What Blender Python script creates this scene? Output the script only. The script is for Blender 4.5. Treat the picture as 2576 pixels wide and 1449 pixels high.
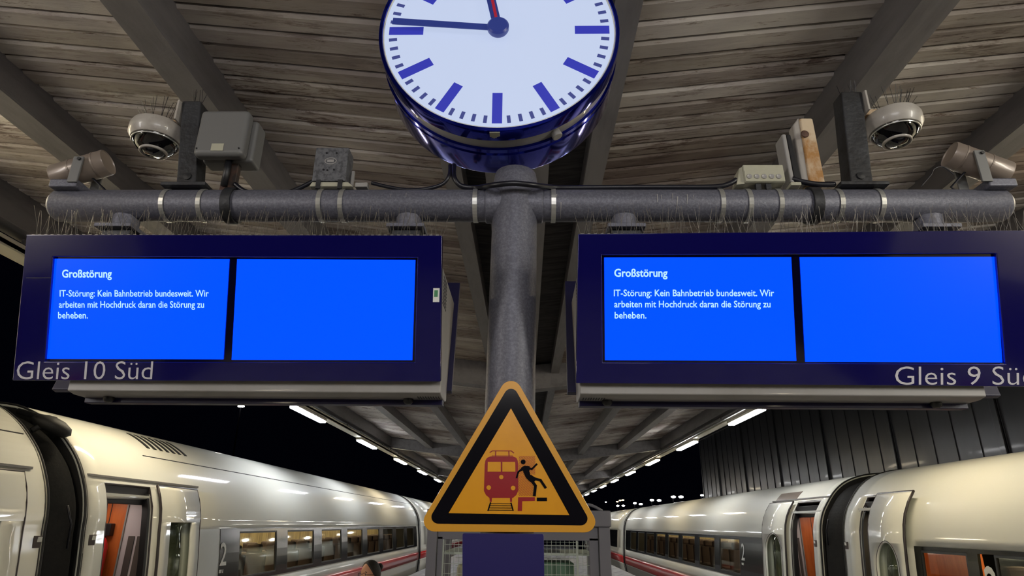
import bpy, bmesh, math, random
from mathutils import Vector, Matrix
R = random.Random(7)
for o in list(bpy.data.objects): bpy.data.objects.remove(o, do_unlink=True)
SC = bpy.context.scene
COL = SC.collection

# ------------------------------------------------------------------ camera
F = 1585.0
CAM = Vector((0, 0, 2.0))
ay = Vector((32, -595.5, -F)).normalized()
ax = Vector((1, -.0028, .02125)); ax = (ax - ax.dot(ay) * ay).normalized()
az = ax.cross(ay)
ROT = Matrix((ax, ay, az))
cd = bpy.data.cameras.new('camera'); cam = bpy.data.objects.new('camera', cd); COL.objects.link(cam)
cam.matrix_world = Matrix.Translation(CAM) @ ROT.to_4x4()
cd.sensor_width = 36; cd.lens = 36 * F / 2576; cd.clip_start = .05; cd.clip_end = 400
SC.camera = cam
# ------------------------------------------------------------------ world and exposure
w = bpy.data.worlds.new('night_sky'); SC.world = w; w.use_nodes = True
w.node_tree.nodes['Background'].inputs[0].default_value = (.10, .12, .35, 1)
w.node_tree.nodes['Background'].inputs[1].default_value = .004
SC.view_settings.view_transform = 'Standard'; SC.view_settings.look = 'None'
SC.view_settings.gamma = 1; SC.view_settings.exposure = 0; SC.view_settings.use_curve_mapping = False
LAMP = 62.0           # luminaire diffusers


def area_light(name, loc, target, size, energy, col=(1, .95, .88), sy=None):
    l = bpy.data.lights.new(name, 'AREA'); l.energy = energy; l.color = col
    l.shape = 'RECTANGLE'; l.size = size; l.size_y = sy or size
    o = bpy.data.objects.new(name, l); COL.objects.link(o); o.location = loc
    o.rotation_euler = (Vector(target) - Vector(loc)).to_track_quat('-Z', 'Y').to_euler()
    return o


# fill lights added behind the camera to brighten the canopy deck, no real luminaires
area_light('added_fill_light', (4.1, -.9, 3.45), (2.8, 3.6, 4.75), .5, 104, (1, .97, .88), 1.6)
area_light('added_fill_light', (-4.1, -1.1, 3.45), (-2.4, 3.2, 4.65), .5, 54, (1, .96, .95), 1.6)
area_light('added_fill_light', (.2, -1.2, 3.45), (0, 3.5, 4.35), 1.6, 32, (1, .97, .98), .6)


# ------------------------------------------------------------------ pixel helpers (2576x1449 frame)
def ray(px, py):
    return ROT @ Vector((px - 1288, 724.5 - py, -F))


def at(px, py, Y=None, X=None, Z=None):
    d = ray(px, py)
    t = (Y / d.y) if Y is not None else ((X / d.x) if X is not None else ((Z - CAM.z) / d.z))
    return CAM + d * t


class Plane:
    def __init__(s, p, n): s.p = Vector(p); s.n = Vector(n).normalized()

    def hit(s, px, py, off=0.0):
        d = ray(px, py); t = (s.p - CAM).dot(s.n) / d.dot(s.n)
        return CAM + d * t + s.n * off


# ------------------------------------------------------------------ materials
def s2l(c): return tuple(((v / 255) / 12.92 if v / 255 <= .04045 else ((v / 255 + .055) / 1.055) ** 2.4) for v in c)


def mat(name, rgb, rough=.5, metal=0., emit=0., ecol=None, noise=None, bump=0., bscale=60., coat=0., spec=.5):
    """rgb sRGB 0-255; noise=(scale, rgb2, lo, hi[, (sx,sy,sz)])"""
    m = bpy.data.materials.new(name); m.use_nodes = True; nt = m.node_tree; b = nt.nodes['Principled BSDF']
    c = s2l(rgb) + (1,)
    b.inputs['Base Color'].default_value = c; b.inputs['Roughness'].default_value = rough
    b.inputs['Metallic'].default_value = metal; b.inputs['Coat Weight'].default_value = coat
    b.inputs['Coat Roughness'].default_value = .06; b.inputs['Specular IOR Level'].default_value = spec
    if emit:
        b.inputs['Emission Color'].default_value = s2l(ecol or rgb) + (1,); b.inputs['Emission Strength'].default_value = emit
    geo = None
    if noise or bump:
        geo = nt.nodes.new('ShaderNodeNewGeometry')
    if noise:
        mp = nt.nodes.new('ShaderNodeMapping'); mp.inputs['Scale'].default_value = noise[4] if len(noise) > 4 else (1, 1, 1)
        nt.links.new(geo.outputs['Position'], mp.inputs['Vector'])
        n = nt.nodes.new('ShaderNodeTexNoise'); n.inputs['Scale'].default_value = noise[0]; n.inputs['Detail'].default_value = 6
        n.inputs['Roughness'].default_value = .65
        nt.links.new(mp.outputs[0], n.inputs['Vector'])
        r = nt.nodes.new('ShaderNodeValToRGB'); r.color_ramp.elements[0].position = noise[2]; r.color_ramp.elements[1].position = noise[3]
        r.color_ramp.elements[0].color = c; r.color_ramp.elements[1].color = s2l(noise[1]) + (1,)
        nt.links.new(n.outputs[0], r.inputs[0]); nt.links.new(r.outputs[0], b.inputs['Base Color'])
    if bump:
        n2 = nt.nodes.new('ShaderNodeTexNoise'); n2.inputs['Scale'].default_value = bscale; n2.inputs['Detail'].default_value = 4
        nt.links.new(geo.outputs['Position'], n2.inputs['Vector'])
        bp = nt.nodes.new('ShaderNodeBump'); bp.inputs['Strength'].default_value = bump; bp.inputs['Distance'].default_value = .01
        nt.links.new(n2.outputs[0], bp.inputs['Height']); nt.links.new(bp.outputs[0], b.inputs['Normal'])
    return m


def plank_material():
    m = bpy.data.materials.new('weathered_deck_board'); m.use_nodes = True; nt = m.node_tree; N = nt.nodes; L = nt.links
    b = N['Principled BSDF']; b.inputs['Roughness'].default_value = .85; b.inputs['Specular IOR Level'].default_value = .2
    g = N.new('ShaderNodeNewGeometry'); oi = N.new('ShaderNodeObjectInfo')

    def noise(scale, vec, detail=6, rough=.65, dist=0.):
        mp = N.new('ShaderNodeMapping'); mp.inputs['Scale'].default_value = vec; L.new(g.outputs['Position'], mp.inputs[0])
        n = N.new('ShaderNodeTexNoise'); n.inputs['Scale'].default_value = scale; n.inputs['Detail'].default_value = detail
        n.inputs['Roughness'].default_value = rough; n.inputs['Distortion'].default_value = dist; L.new(mp.outputs[0], n.inputs['Vector'])
        return n

    def ramp(src, stops):
        r = N.new('ShaderNodeValToRGB'); e = r.color_ramp.elements
        e[0].position, e[0].color = stops[0][0], s2l(stops[0][1]) + (1,); e[1].position, e[1].color = stops[-1][0], s2l(stops[-1][1]) + (1,)
        for p, c in stops[1:-1]:
            k = e.new(p); k.color = s2l(c) + (1,)
        L.new(src, r.inputs[0]); return r

    def mix(f, a, bb, mode='MIX'):
        x = N.new('ShaderNodeMix'); x.data_type = 'RGBA'; x.blend_type = mode
        if isinstance(f, float): x.inputs[0].default_value = f
        else: L.new(f, x.inputs[0])
        L.new(a, x.inputs[6]); L.new(bb, x.inputs[7]); return x.outputs[2]
    base = ramp(noise(1.4, (.7, 3.0, 2)).outputs[0], [(.3, (172, 163, 160)), (.5, (196, 190, 184)), (.72, (210, 205, 194))])
    # flaking dirt: thin brown scabs gathered where a slow mask allows them
    mask = ramp(noise(.75, (.8, 2.6, 1), 4, .6).outputs[0], [(.36, (255, 255, 255)), (.56, (0, 0, 0))])
    scab = ramp(noise(2.6, (1.0, 9.0, 4), 11, .78, .6).outputs[0], [(.36, (86, 68, 62)), (.44, (156, 138, 130)), (.50, (255, 255, 255)), (.9, (255, 255, 255))])
    light = ramp(noise(3.2, (1.0, 8.0, 4), 11, .8, .4).outputs[0], [(.30, (70, 58, 52)), (.37, (170, 156, 146)), (.43, (255, 255, 255)), (.9, (255, 255, 255))])
    soot = ramp(noise(.5, (1, 1.4, 1), 4, .5).outputs[0], [(.36, (172, 162, 158)), (.58, (255, 255, 255))])
    c = mix(1.0, base.outputs[0], light.outputs[0], 'MULTIPLY'); c = mix(1.0, c, soot.outputs[0], 'MULTIPLY')
    c2 = mix(1.0, c, scab.outputs[0], 'MULTIPLY'); c = mix(mask.outputs[0], c, c2)
    rr = ramp(oi.outputs['Random'], [(0, (205, 200, 196)), (1, (255, 255, 255))]); c = mix(1.0, c, rr.outputs[0], 'MULTIPLY')
    L.new(c, b.inputs['Base Color'])
    bp = N.new('ShaderNodeBump'); bp.inputs['Strength'].default_value = .7; bp.inputs['Distance'].default_value = .012
    L.new(noise(3.2, (1, 8, 4), 11, .8, .4).outputs[0], bp.inputs['Height']); L.new(bp.outputs[0], b.inputs['Normal'])
    return m


def glass_material(name, tint, gloss=.25):
    m = bpy.data.materials.new(name); m.use_nodes = True; nt = m.node_tree; N = nt.nodes; L = nt.links
    for n in list(N): N.remove(n)
    out = N.new('ShaderNodeOutputMaterial'); t = N.new('ShaderNodeBsdfTransparent'); t.inputs[0].default_value = tint + (1,)
    g = N.new('ShaderNodeBsdfGlossy'); g.inputs['Roughness'].default_value = .03; g.inputs[0].default_value = (.8, .85, .8, 1)
    lw = N.new('ShaderNodeLayerWeight'); lw.inputs[0].default_value = .5; pw = N.new('ShaderNodeMath'); pw.operation = 'POWER'; pw.inputs[1].default_value = 4
    L.new(lw.outputs['Facing'], pw.inputs[0]); f = N.new('ShaderNodeMath'); f.operation = 'MULTIPLY_ADD'; f.inputs[1].default_value = .85; f.inputs[2].default_value = .06; L.new(pw.outputs[0], f.inputs[0])
    x = N.new('ShaderNodeMixShader'); L.new(f.outputs[0], x.inputs[0]); L.new(t.outputs[0], x.inputs[1]); L.new(g.outputs[0], x.inputs[2])
    L.new(x.outputs[0], out.inputs[0]); return m


M = {}
M['plank'] = plank_material()
M['beam'] = mat('beam_grey_paint', (112, 109, 109), .55, noise=(3, (94, 91, 91), .45, .7, (3, .5, 3)), bump=.1)
M['roofback'] = mat('roof_sheet_dark', (66, 62, 60), .9, noise=(3, (40, 37, 36), .4, .6, (1, 8, 1)))
M['floor'] = mat('platform_paving', (164, 166, 170), .75, noise=(3, (98, 99, 102), .4, .7), bump=.2)
M['ballast'] = mat('ballast', (60, 56, 52), .95, noise=(30, (30, 28, 27), .4, .6), bump=.6, bscale=20)
M['galv'] = mat('galvanised_steel', (84, 85, 96), .5, .25, noise=(120, (116, 116, 127), .42, .80), bump=.12, bscale=160)
M['navy'] = mat('navy_gloss', (12, 9, 74), .12, coat=.8)
M['navyside'] = mat('navy_satin', (22, 19, 62), .4, coat=.1)
M['cnavy'] = mat('clock_blue_lacquer', (5, 28, 165), .10, .92, coat=.35)
M['bezel'] = mat('black_bezel', (8, 7, 30), .1, coat=1)
M['lgrey'] = mat('light_grey_housing', (142, 140, 138), .42, coat=.2, noise=(3, (126, 123, 118), .45, .75))
M['black'] = mat('black_plastic', (14, 14, 18), .45)
M['rubber'] = mat('black_rubber', (13, 13, 14), .65, noise=(5, (30, 29, 27), .4, .8), bump=.3, bscale=25)
M['cable'] = mat('cable_black', (12, 12, 22), .4)
M['screen'] = mat('screen_blue', (0, 0, 0), .25, emit=2.6, ecol=(0, 52, 255), spec=.15)
M['screent'] = mat('screen_text', (0, 0, 0), .4, emit=1.0, ecol=(190, 240, 252))
M['letter'] = mat('letter_grey', (196, 194, 200), .4)
M['cface'] = mat('clock_face_lit', (70, 72, 78), .3, emit=.84, ecol=(206, 220, 250), coat=.3)
M['cmark'] = mat('clock_blue_mark', (20, 20, 110), .4, emit=.9, ecol=(50, 56, 160))
M['cminute'] = mat('clock_minute_mark', (24, 26, 80), .4, emit=.9, ecol=(64, 72, 126))
M['chand'] = mat('clock_hand_dark', (26, 38, 100), .35, emit=.6, ecol=(44, 56, 120))
M['cred'] = mat('clock_second_hand', (170, 25, 45), .4, emit=.10, ecol=(170, 60, 100))
M['steel'] = mat('stainless_band', (205, 205, 200), .32, .8)
M['dsteel'] = mat('dark_steel', (54, 55, 58), .5, .5, noise=(12, (36, 35, 35), .45, .7), bump=.2)
M['tube'] = mat('speaker_taupe', (128, 116, 106), .38, .2, coat=.2)
M['cream'] = mat('cream_plastic', (160, 158, 140), .5, noise=(20, (150, 148, 126), .5, .8))
M['rust'] = mat('rusted_cream', (184, 166, 140), .7, noise=(11, (150, 108, 58), .42, .60, (1, 1, .8)), bump=.3)
M['domew'] = mat('dome_housing_white', (160, 155, 148), .4, coat=.2, noise=(9, (132, 124, 116), .5, .75))
M['domeb'] = mat('dome_glass_black', (6, 6, 8), .04, coat=1)
M['yellow'] = mat('sign_yellow', (214, 148, 6), .35, coat=.5, noise=(4, (198, 132, 4), .45, .75))
M['yedge'] = mat('sign_yellow_rim', (204, 146, 34), .4, coat=.3)
M['sblack'] = mat('sign_black', (18, 17, 22), .13, coat=1)
M['sred'] = mat('sign_red', (142, 16, 24), .35, coat=.4)
M['qblue'] = mat('board_blue', (36, 31, 92), .35, coat=.4)
M['frame'] = mat('cabinet_grey', (104, 104, 114), .45, coat=.1)
M['wire'] = mat('wire_grey', (168, 176, 170), .4, .3)
M['shelfw'] = mat('pale_board', (190, 200, 190), .5)
M['train'] = mat('train_white_paint', (222, 224, 216), .55, coat=.75, noise=(.35, (226, 224, 210), .35, .65, (.2, 1, 1)))
M['seam'] = mat('seam_dark', (26, 26, 26), .6)
M['red'] = mat('stripe_red', (200, 34, 36), .28, coat=.8)
M['band'] = mat('window_band_glass', (24, 25, 24), .16, spec=.35)
M['pane'] = glass_material('tinted_pane', (.50, .48, .40))
M['inner'] = mat('interior_panel', (146, 136, 104), .6, noise=(2.2, (92, 78, 58), .4, .66, (.3, 3.5, .3)))
M['inceil'] = mat('interior_ceiling', (120, 120, 108), .6)
M['inlamp'] = mat('interior_lamp', (255, 240, 200), .5, emit=13.0, ecol=(255, 232, 186))
M['seat'] = mat('seat_cloth', (58, 46, 44), .8)
M['wood'] = mat('door_wood_orange', (196, 104, 48), .4, coat=.3, noise=(3, (170, 82, 34), .4, .7, (6, 6, .7)))
M['vwall'] = mat('vestibule_wall', (196, 186, 190), .45)
M['vgrey'] = mat('vestibule_grille', (84, 76, 74), .6)
M['exred'] = mat('extinguisher_red', (190, 14, 20), .3, coat=.6)
M['vlamp'] = mat('vestibule_lamp', (255, 255, 255), .5, emit=6.0, ecol=(255, 240, 225))
M['doorseal'] = mat('door_seal', (58, 52, 52), .35, .3)
M['lum'] = mat('luminaire_diffuser', (255, 255, 255), .4, emit=LAMP, ecol=(244, 248, 255))
M['lumr'] = mat('luminaire_diffuser_warm', (255, 255, 255), .4, emit=LAMP, ecol=(250, 250, 250))
M['lumw'] = mat('luminaire_diffuser_yellowish', (255, 255, 255), .4, emit=LAMP, ecol=(255, 238, 204))
M['chan'] = mat('light_channel_cream', (196, 190, 170), .5)
M['facade'] = mat('facade_dark_metal', (50, 51, 54), .34, .3, coat=.05, noise=(1.5, (39, 40, 43), .4, .7, (1, 1, .3)), bump=.08, bscale=6)
M['far'] = mat('far_lamp', (255, 255, 255), .5, emit=60, ecol=(255, 250, 240))
M['farw'] = mat('far_lamp_warm', (255, 220, 160), .5, emit=8, ecol=(255, 214, 150))
M['mast'] = mat('mast_black', (3, 3, 4), 1, spec=0)
M['skin'] = mat('skin', (206, 150, 118), .5)
M['hair'] = mat('hair_dark', (22, 15, 14), .5, bump=.5, bscale=200)
M['jacket'] = mat('jacket_dark', (44, 46, 54), .8)
M['trouser'] = mat('trousers_navy', (30, 32, 46), .85)
M['shoe'] = mat('shoe_black', (18, 18, 18), .5)
M['white'] = mat('white_print', (214, 216, 210), .5)
M['green'] = mat('green_print', (70, 130, 90), .5)


# ------------------------------------------------------------------ object helpers
ORG = {}


def tag(o, label=None, cat=None, group=None, kind=None):
    if label: o['label'] = label
    if cat: o['category'] = cat
    if group: o['group'] = group
    if kind: o['kind'] = kind
    return o


def thing(name, label, cat, loc, group=None, kind=None):
    o = bpy.data.objects.new(name, None); COL.objects.link(o); o.location = loc; o.empty_display_size = .05
    ORG[o] = Vector(loc)
    return tag(o, label, cat, group, kind)


class MB:
    def __init__(s): s.v = []; s.f = []

    def add(s, vs, fs):
        k = len(s.v); s.v += [Vector(v) for v in vs]; s.f += [tuple(i + k for i in f) for f in fs]; return s

    def hexa(s, p):   # 8 points: bottom ring 0-3, top ring 4-7
        return s.add(p, [(3, 2, 1, 0), (4, 5, 6, 7), (0, 1, 5, 4), (1, 2, 6, 5), (2, 3, 7, 6), (3, 0, 4, 7)])

    def box(s, x0, x1, y0, y1, z0, z1, m=None):
        p = [Vector(q) for q in ((x0, y0, z0), (x1, y0, z0), (x1, y1, z0), (x0, y1, z0), (x0, y0, z1), (x1, y0, z1), (x1, y1, z1), (x0, y1, z1))]
        if m is not None: p = [m @ q for q in p]
        return s.hexa(p)

    def cyl(s, a, b, r, r2=None, n=16, caps=True):
        a, b = Vector(a), Vector(b); r2 = r if r2 is None else r2; d = (b - a).normalized()
        u = d.orthogonal().normalized(); v = d.cross(u)
        ring = lambda c, q: [c + (u * math.cos(t) + v * math.sin(t)) * q for t in [2 * math.pi * i / n for i in range(n)]]
        fs = [(i, (i + 1) % n, n + (i + 1) % n, n + i) for i in range(n)]
        if caps: fs += [tuple(range(n - 1, -1, -1)), tuple(range(n, 2 * n))]
        return s.add(ring(a, r) + ring(b, r2), fs)

    def tube(s, pts, r, n=8):
        pts = [Vector(p) for p in pts]; up = None; rings = []
        for i, p in enumerate(pts):
            d = (pts[min(i + 1, len(pts) - 1)] - pts[max(i - 1, 0)]).normalized()
            u = d.orthogonal().normalized() if up is None else (up - up.dot(d) * d).normalized()
            up = u; v = d.cross(u); rings.append([p + (u * math.cos(2 * math.pi * k / n) + v * math.sin(2 * math.pi * k / n)) * r for k in range(n)])
        vs = [q for g in rings for q in g]; fs = []
        for i in range(len(pts) - 1):
            for k in range(n): fs.append((i * n + k, i * n + (k + 1) % n, (i + 1) * n + (k + 1) % n, (i + 1) * n + k))
        fs += [tuple(range(n - 1, -1, -1)), tuple(range((len(pts) - 1) * n, len(pts) * n))]
        return s.add(vs, fs)

    def lathe(s, c, axis, prof, n=48, closed=False):
        """prof: list of (radius, height along axis)"""
        c = Vector(c); d = Vector(axis).normalized(); u = d.orthogonal().normalized(); v = d.cross(u); vs = []
        for (r, h) in prof:
            for k in range(n):
                t = 2 * math.pi * k / n; vs.append(c + d * h + (u * math.cos(t) + v * math.sin(t)) * max(r, 1e-5))
        fs = []
        m = len(prof)
        for i in range(m if closed else m - 1):
            j = (i + 1) % m
            for k in range(n): fs.append((i * n + k, i * n + (k + 1) % n, j * n + (k + 1) % n, j * n + k))
        return s.add(vs, fs)

    def poly(s, pts, nrm, th):
        """flat polygon extruded by th along nrm (front) from pts"""
        n = len(pts); nrm = Vector(nrm); f = [Vector(p) + nrm * th for p in pts]; b = [Vector(p) for p in pts]
        return s.add(b + f, [tuple(range(n - 1, -1, -1)), tuple(range(n, 2 * n))] + [(i, (i + 1) % n, n + (i + 1) % n, n + i) for i in range(n)])

    def ringpoly(s, outer, inner, nrm, th):
        n = len(outer); nrm = Vector(nrm); o0 = [Vector(p) for p in outer]; i0 = [Vector(p) for p in inner]
        vs = o0 + i0 + [p + nrm * th for p in o0] + [p + nrm * th for p in i0]; fs = []
        for k in range(n):
            j = (k + 1) % n
            fs += [(2 * n + k, 2 * n + j, 3 * n + j, 3 * n + k), (k, n + k, n + j, j), (k, j, 2 * n + j, 2 * n + k), (n + k, 3 * n + k, 3 * n + j, n + j)]
        return s.add(vs, fs)

    def mesh(s, name, m, org=Vector((0, 0, 0)), smooth=False):
        me = bpy.data.meshes.new(name); me.from_pydata([tuple(v - org) for v in s.v], [], s.f); me.validate()
        bm = bmesh.new(); bm.from_mesh(me); bmesh.ops.recalc_face_normals(bm, faces=bm.faces); bm.to_mesh(me); bm.free()
        if m: me.materials.append(m)
        if smooth:
            for p in me.polygons: p.use_smooth = True
        return me

    def build(s, name, m, parent=None, smooth=False, bevel=0., kind=None, label=None, seg=2, angle=None):
        org = Vector((0, 0, 0))
        if parent is not None: org = ORG[parent]
        me = s.mesh(name, m, org, smooth or bevel > 0 or angle is not None)
        o = bpy.data.objects.new(name, me); COL.objects.link(o); ORG[o] = org
        if parent is not None: o.parent = parent
        if bevel:
            b = o.modifiers.new('b', 'BEVEL'); b.width = bevel; b.segments = seg; b.limit_method = 'ANGLE'; b.angle_limit = math.radians(35)
            b.harden_normals = True
        elif angle is not None:
            me.set_sharp_from_angle(angle=math.radians(angle))
        if kind: o['kind'] = kind
        if label: o['label'] = label
        return o


def selfthing(o, label, cat, group=None, kind=None): return tag(o, label, cat, group, kind)


def rounded(pts, r, seg=6):
    """round the corners of a polygon of 2D tuples"""
    out = []; n = len(pts)
    for i in range(n):
        p = Vector(pts[i] + (0,)); a = Vector(pts[i - 1] + (0,)) - p; b = Vector(pts[(i + 1) % n] + (0,)) - p
        a.normalize(); b.normalize(); ang = a.angle(b); d = r / math.tan(ang / 2); bis = (a + b).normalized(); c = p + bis * (r / math.sin(ang / 2))
        s0 = (p + a * d) - c; s1 = (p + b * d) - c; t0 = math.atan2(s0.y, s0.x); t1 = math.atan2(s1.y, s1.x); dt = (t1 - t0 + math.pi) % (2 * math.pi) - math.pi
        for k in range(seg + 1):
            t = t0 + dt * k / seg; out.append((c.x + r * math.cos(t), c.y + r * math.sin(t)))
    return out


_tc = {}


def text_mesh(txt, bold=0., condense=1.):
    key = (txt, bold)
    if key in _tc: return _tc[key]
    cu = bpy.data.curves.new('t', 'FONT'); cu.body = txt; cu.size = 1; cu.offset = bold; cu.resolution_u = 3
    ob = bpy.data.objects.new('t', cu); COL.objects.link(ob)
    me = bpy.data.meshes.new_from_object(ob.evaluated_get(bpy.context.evaluated_depsgraph_get()))
    bpy.data.objects.remove(ob); bpy.data.curves.remove(cu)
    vs = [v.co.copy() for v in me.vertices]; fs = [tuple(p.vertices) for p in me.polygons]; bpy.data.meshes.remove(me)
    _tc[key] = (vs, fs); return vs, fs


CAPH = None


def text_on(name, txt, O, Rt, Up, off, m, parent, bold=0., split=False):
    """O baseline left, Rt baseline right, Up = cap top above O (3D); off = offset vector"""
    global CAPH
    if CAPH is None:
        v, _ = text_mesh('H'); CAPH = max(p.y for p in v)
    vs, fs = text_mesh(txt, bold); x0 = min(v.x for v in vs); x1 = max(v.x for v in vs)
    U = (Rt - O); V = (Up - O)
    if split:
        par = list(range(len(vs)))
        iv = sorted((min(vs[i].x for i in f), max(vs[i].x for i in f)) for f in fs); gr = [list(iv[0])]
        for a, b in iv[1:]:
            if a - gr[-1][1] > .14: gr.append([a, b])
            else: gr[-1][1] = max(gr[-1][1], b)
        for a, b in gr:
            ff = [f for f in fs if a - 1e-6 <= vs[f[0]].x <= b + 1e-6]; us = sorted({i for f in ff for i in f}); mp = {u: k for k, u in enumerate(us)}
            mb = MB(); mb.add([O + U * ((vs[i].x - x0) / (x1 - x0)) + V * (vs[i].y / CAPH) + off for i in us], [tuple(mp[i] for i in f) for f in ff]); mb.build(name, m, parent)
        return
    mb = MB(); mb.add([O + U * ((v.x - x0) / (x1 - x0)) + V * (v.y / CAPH) + off for v in vs], fs)
    return mb.build(name, m, parent)


# ================================================================== SETTING
def deck_z(x): return 4.34 + .116 * abs(x - .0)


floor = MB().box(-4.75, 4.75, -14, 75, -.25, 0).build('floor', M['floor'], kind='structure')
trackbed = MB().box(-16, 16, -14, 75, -1.25, -.95).build('ground', M['ballast'], kind='structure')
back = MB()
for sx in (-1, 1):
    back.hexa([(0, -8, 4.40), (sx * 5.02, -8, 4.40 + .116 * 5.02), (sx * 5.02, 75, 4.40 + .116 * 5.02), (0, 75, 4.40),
               (0, -8, 4.48), (sx * 5.02, -8, 4.48 + .116 * 5.02), (sx * 5.02, 75, 4.48 + .116 * 5.02), (0, 75, 4.48)])
ceiling = back.build('ceiling', M['roofback'], kind='structure')
tag(ceiling, 'platform canopy deck of stained cream boards running crosswise')
PW = .142
pm = {}
for sx in (-1, 1):
    for var in range(4):
        b = MB(); n = 5; xs = [.47 + (4.98 - .47) * i / n for i in range(n + 1)]; vs = []
        hw = PW / 2 - .005
        for i, x in enumerate(xs):
            j = lambda a: R.uniform(-a, a)
            z = deck_z(x) + j(.002)
            vs += [(sx * x, -hw + j(.002), z + .028), (sx * x, -hw + j(.003), z + .008 + j(.002)), (sx * x, -hw + .014, z - .006), (sx * x, hw - .012, z + j(.002)), (sx * x, hw + j(.002), z + .010), (sx * x, hw, z + .028)]
        fs = []
        for i in range(n):
            for k in range(5):
                fs.append((i * 6 + k, i * 6 + k + 1, i * 6 + k + 7, i * 6 + k + 6))
        fs += [(0, 1, 2, 3, 4, 5), tuple(n * 6 + k for k in (5, 4, 3, 2, 1, 0))]
        pm[sx, var] = b.add(vs, fs).mesh('plank', M['plank'])
y = 1.2; far = {-1: MB(), 1: MB()}
while y < 60:
    for sx in (-1, 1):
        zj = R.uniform(-.006, .006)
        if y < 11.5:
            o = bpy.data.objects.new('plank', pm[sx, R.randrange(4)]); COL.objects.link(o); o.parent = ceiling
            o.location = (0, y, zj); o.location.y += R.uniform(-.002, .002)
        else:
            src = pm[sx, R.randrange(4)]
            far[sx].add([v.co + Vector((0, y, zj)) for v in src.vertices], [tuple(p.vertices) for p in src.polygons])
    y += PW
for sx in (-1, 1): far[sx].build('distant_planks', M['plank'], ceiling, kind='stuff')


# canopy beams
def beam_long(x0, x1, zb, zt, label, grp='longitudinal beams under the canopy', y0=.2, y1=60):
    c = (x0 + x1) / 2; t = .012; p = MB()
    o = thing('roof_beam', label, 'beam', (c, y0, zb), grp)
    MB().box(x0, x1, y0, y1, zb + t, zt).build('beam_body', M['beam'], o, bevel=.006)
    MB().box(x0 - .004, x1 + .004, y0, y1, zb, zb + t).build('bottom_flange', M['beam'], o)
    return o


dk = lambda x: 4.34 + .116 * abs(x) + .02
beam_long(-.27, .15, 4.22, 4.44, 'pale grey central beam running along the canopy behind the clock')
beam_long(-.56, -.44, 4.24, dk(.5) + .02, 'narrow beam just left of the central canopy beam')
beam_long(.41, .53, 4.24, dk(.5) + .02, 'narrow beam just right of the central canopy beam')
beam_long(-2.02, -1.85, 4.31, dk(1.9), 'broad grey beam crossing the ceiling between left dome camera and clock')
beam_long(1.85, 2.02, 4.31, dk(1.9), 'broad grey beam crossing the ceiling between clock and right dome camera')
beam_long(-3.45, -3.26, 4.49, dk(3.3), 'second roof beam from the left canopy edge, above the left tube loudspeaker')
beam_long(3.26, 3.45, 4.49, dk(3.3), 'second roof beam from the right canopy edge, above the right tube loudspeaker')
beam_long(-4.98, -4.75, 4.56, dk(4.75), 'outermost canopy beam on the left, above the row of lamps')
beam_long(4.75, 4.98, 4.56, dk(4.75), 'outermost canopy beam on the right, above the row of lamps')


def beam_cross(y, label):
    o = thing('cross_beam', label, 'beam', (-.06, y, 4.0), 'transverse canopy beams')
    for sx in (-1, 1):
        b = MB(); xa, xb = 0, 4.75; za, zb = 3.98, 4.52
        y0, y1 = y - .11, y + .11
        b.hexa([(sx * xa, y0, za), (sx * xb, y0, zb), (sx * xb, y1, zb), (sx * xa, y1, za), (sx * xa, y0, 4.36), (sx * xb, y0, 4.86), (sx * xb, y1, 4.86), (sx * xa, y1, 4.36)])
        b.build('beam_arm', M['beam'], o, bevel=.006)
        b = MB(); b.hexa([(sx * xa, y0 - .03, za - .015), (sx * xb, y0 - .03, zb - .015), (sx * xb, y1 + .03, zb - .015), (sx * xa, y1 + .03, za - .015), (sx * xa, y0 - .03, za), (sx * xb, y0 - .03, zb), (sx * xb, y1 + .03, zb), (sx * xa, y1 + .03, za)])
        b.build('bottom_flange', M['beam'], o)
    MB().box(-.20, .06, y - .13, y + .13, 0, 4.0).build('column', M['beam'], o, bevel=.01)


for y, l in ((9.9, 'nearest transverse roof beam, seen between the two displays'), (22.9, 'transverse roof beam above the warning triangle, second from near'),
             (36, 'third transverse roof beam, far down the platform'), (49, 'farthest transverse roof beam at the end of the canopy')):
    beam_cross(y, l)

for nm, (lx, ly, lz), lw_, ld_ in (('right', (4.1, -.9, 3.45), .5, 1.6), ('left', (-4.1, -1.1, 3.45), .5, 1.6), ('middle', (.2, -1.2, 3.45), 1.6, .6)):  # made-up trays and rods to go with the added fill lights
    u = thing('added_fill_light', 'flat tray added under an invented fill light behind the camera, %s of three' % nm, 'lamp', (lx, ly, lz - .12), 'trays added under the fill lights')
    w2 = max(lw_, .5) / 2 + .03
    MB().box(lx - w2, lx + w2, ly - .28, ly + .28, lz - .42, lz - .36).build('fill_light_tray', M['chan'], u, bevel=.01)
    for ox in (-w2 + .02, w2 - .02): MB().cyl((lx + ox, ly - .25, lz - .40), (lx + ox, ly - .25, deck_z(lx + ox)), .008, n=6).build('hanger_rod', M['beam'], u)

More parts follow.
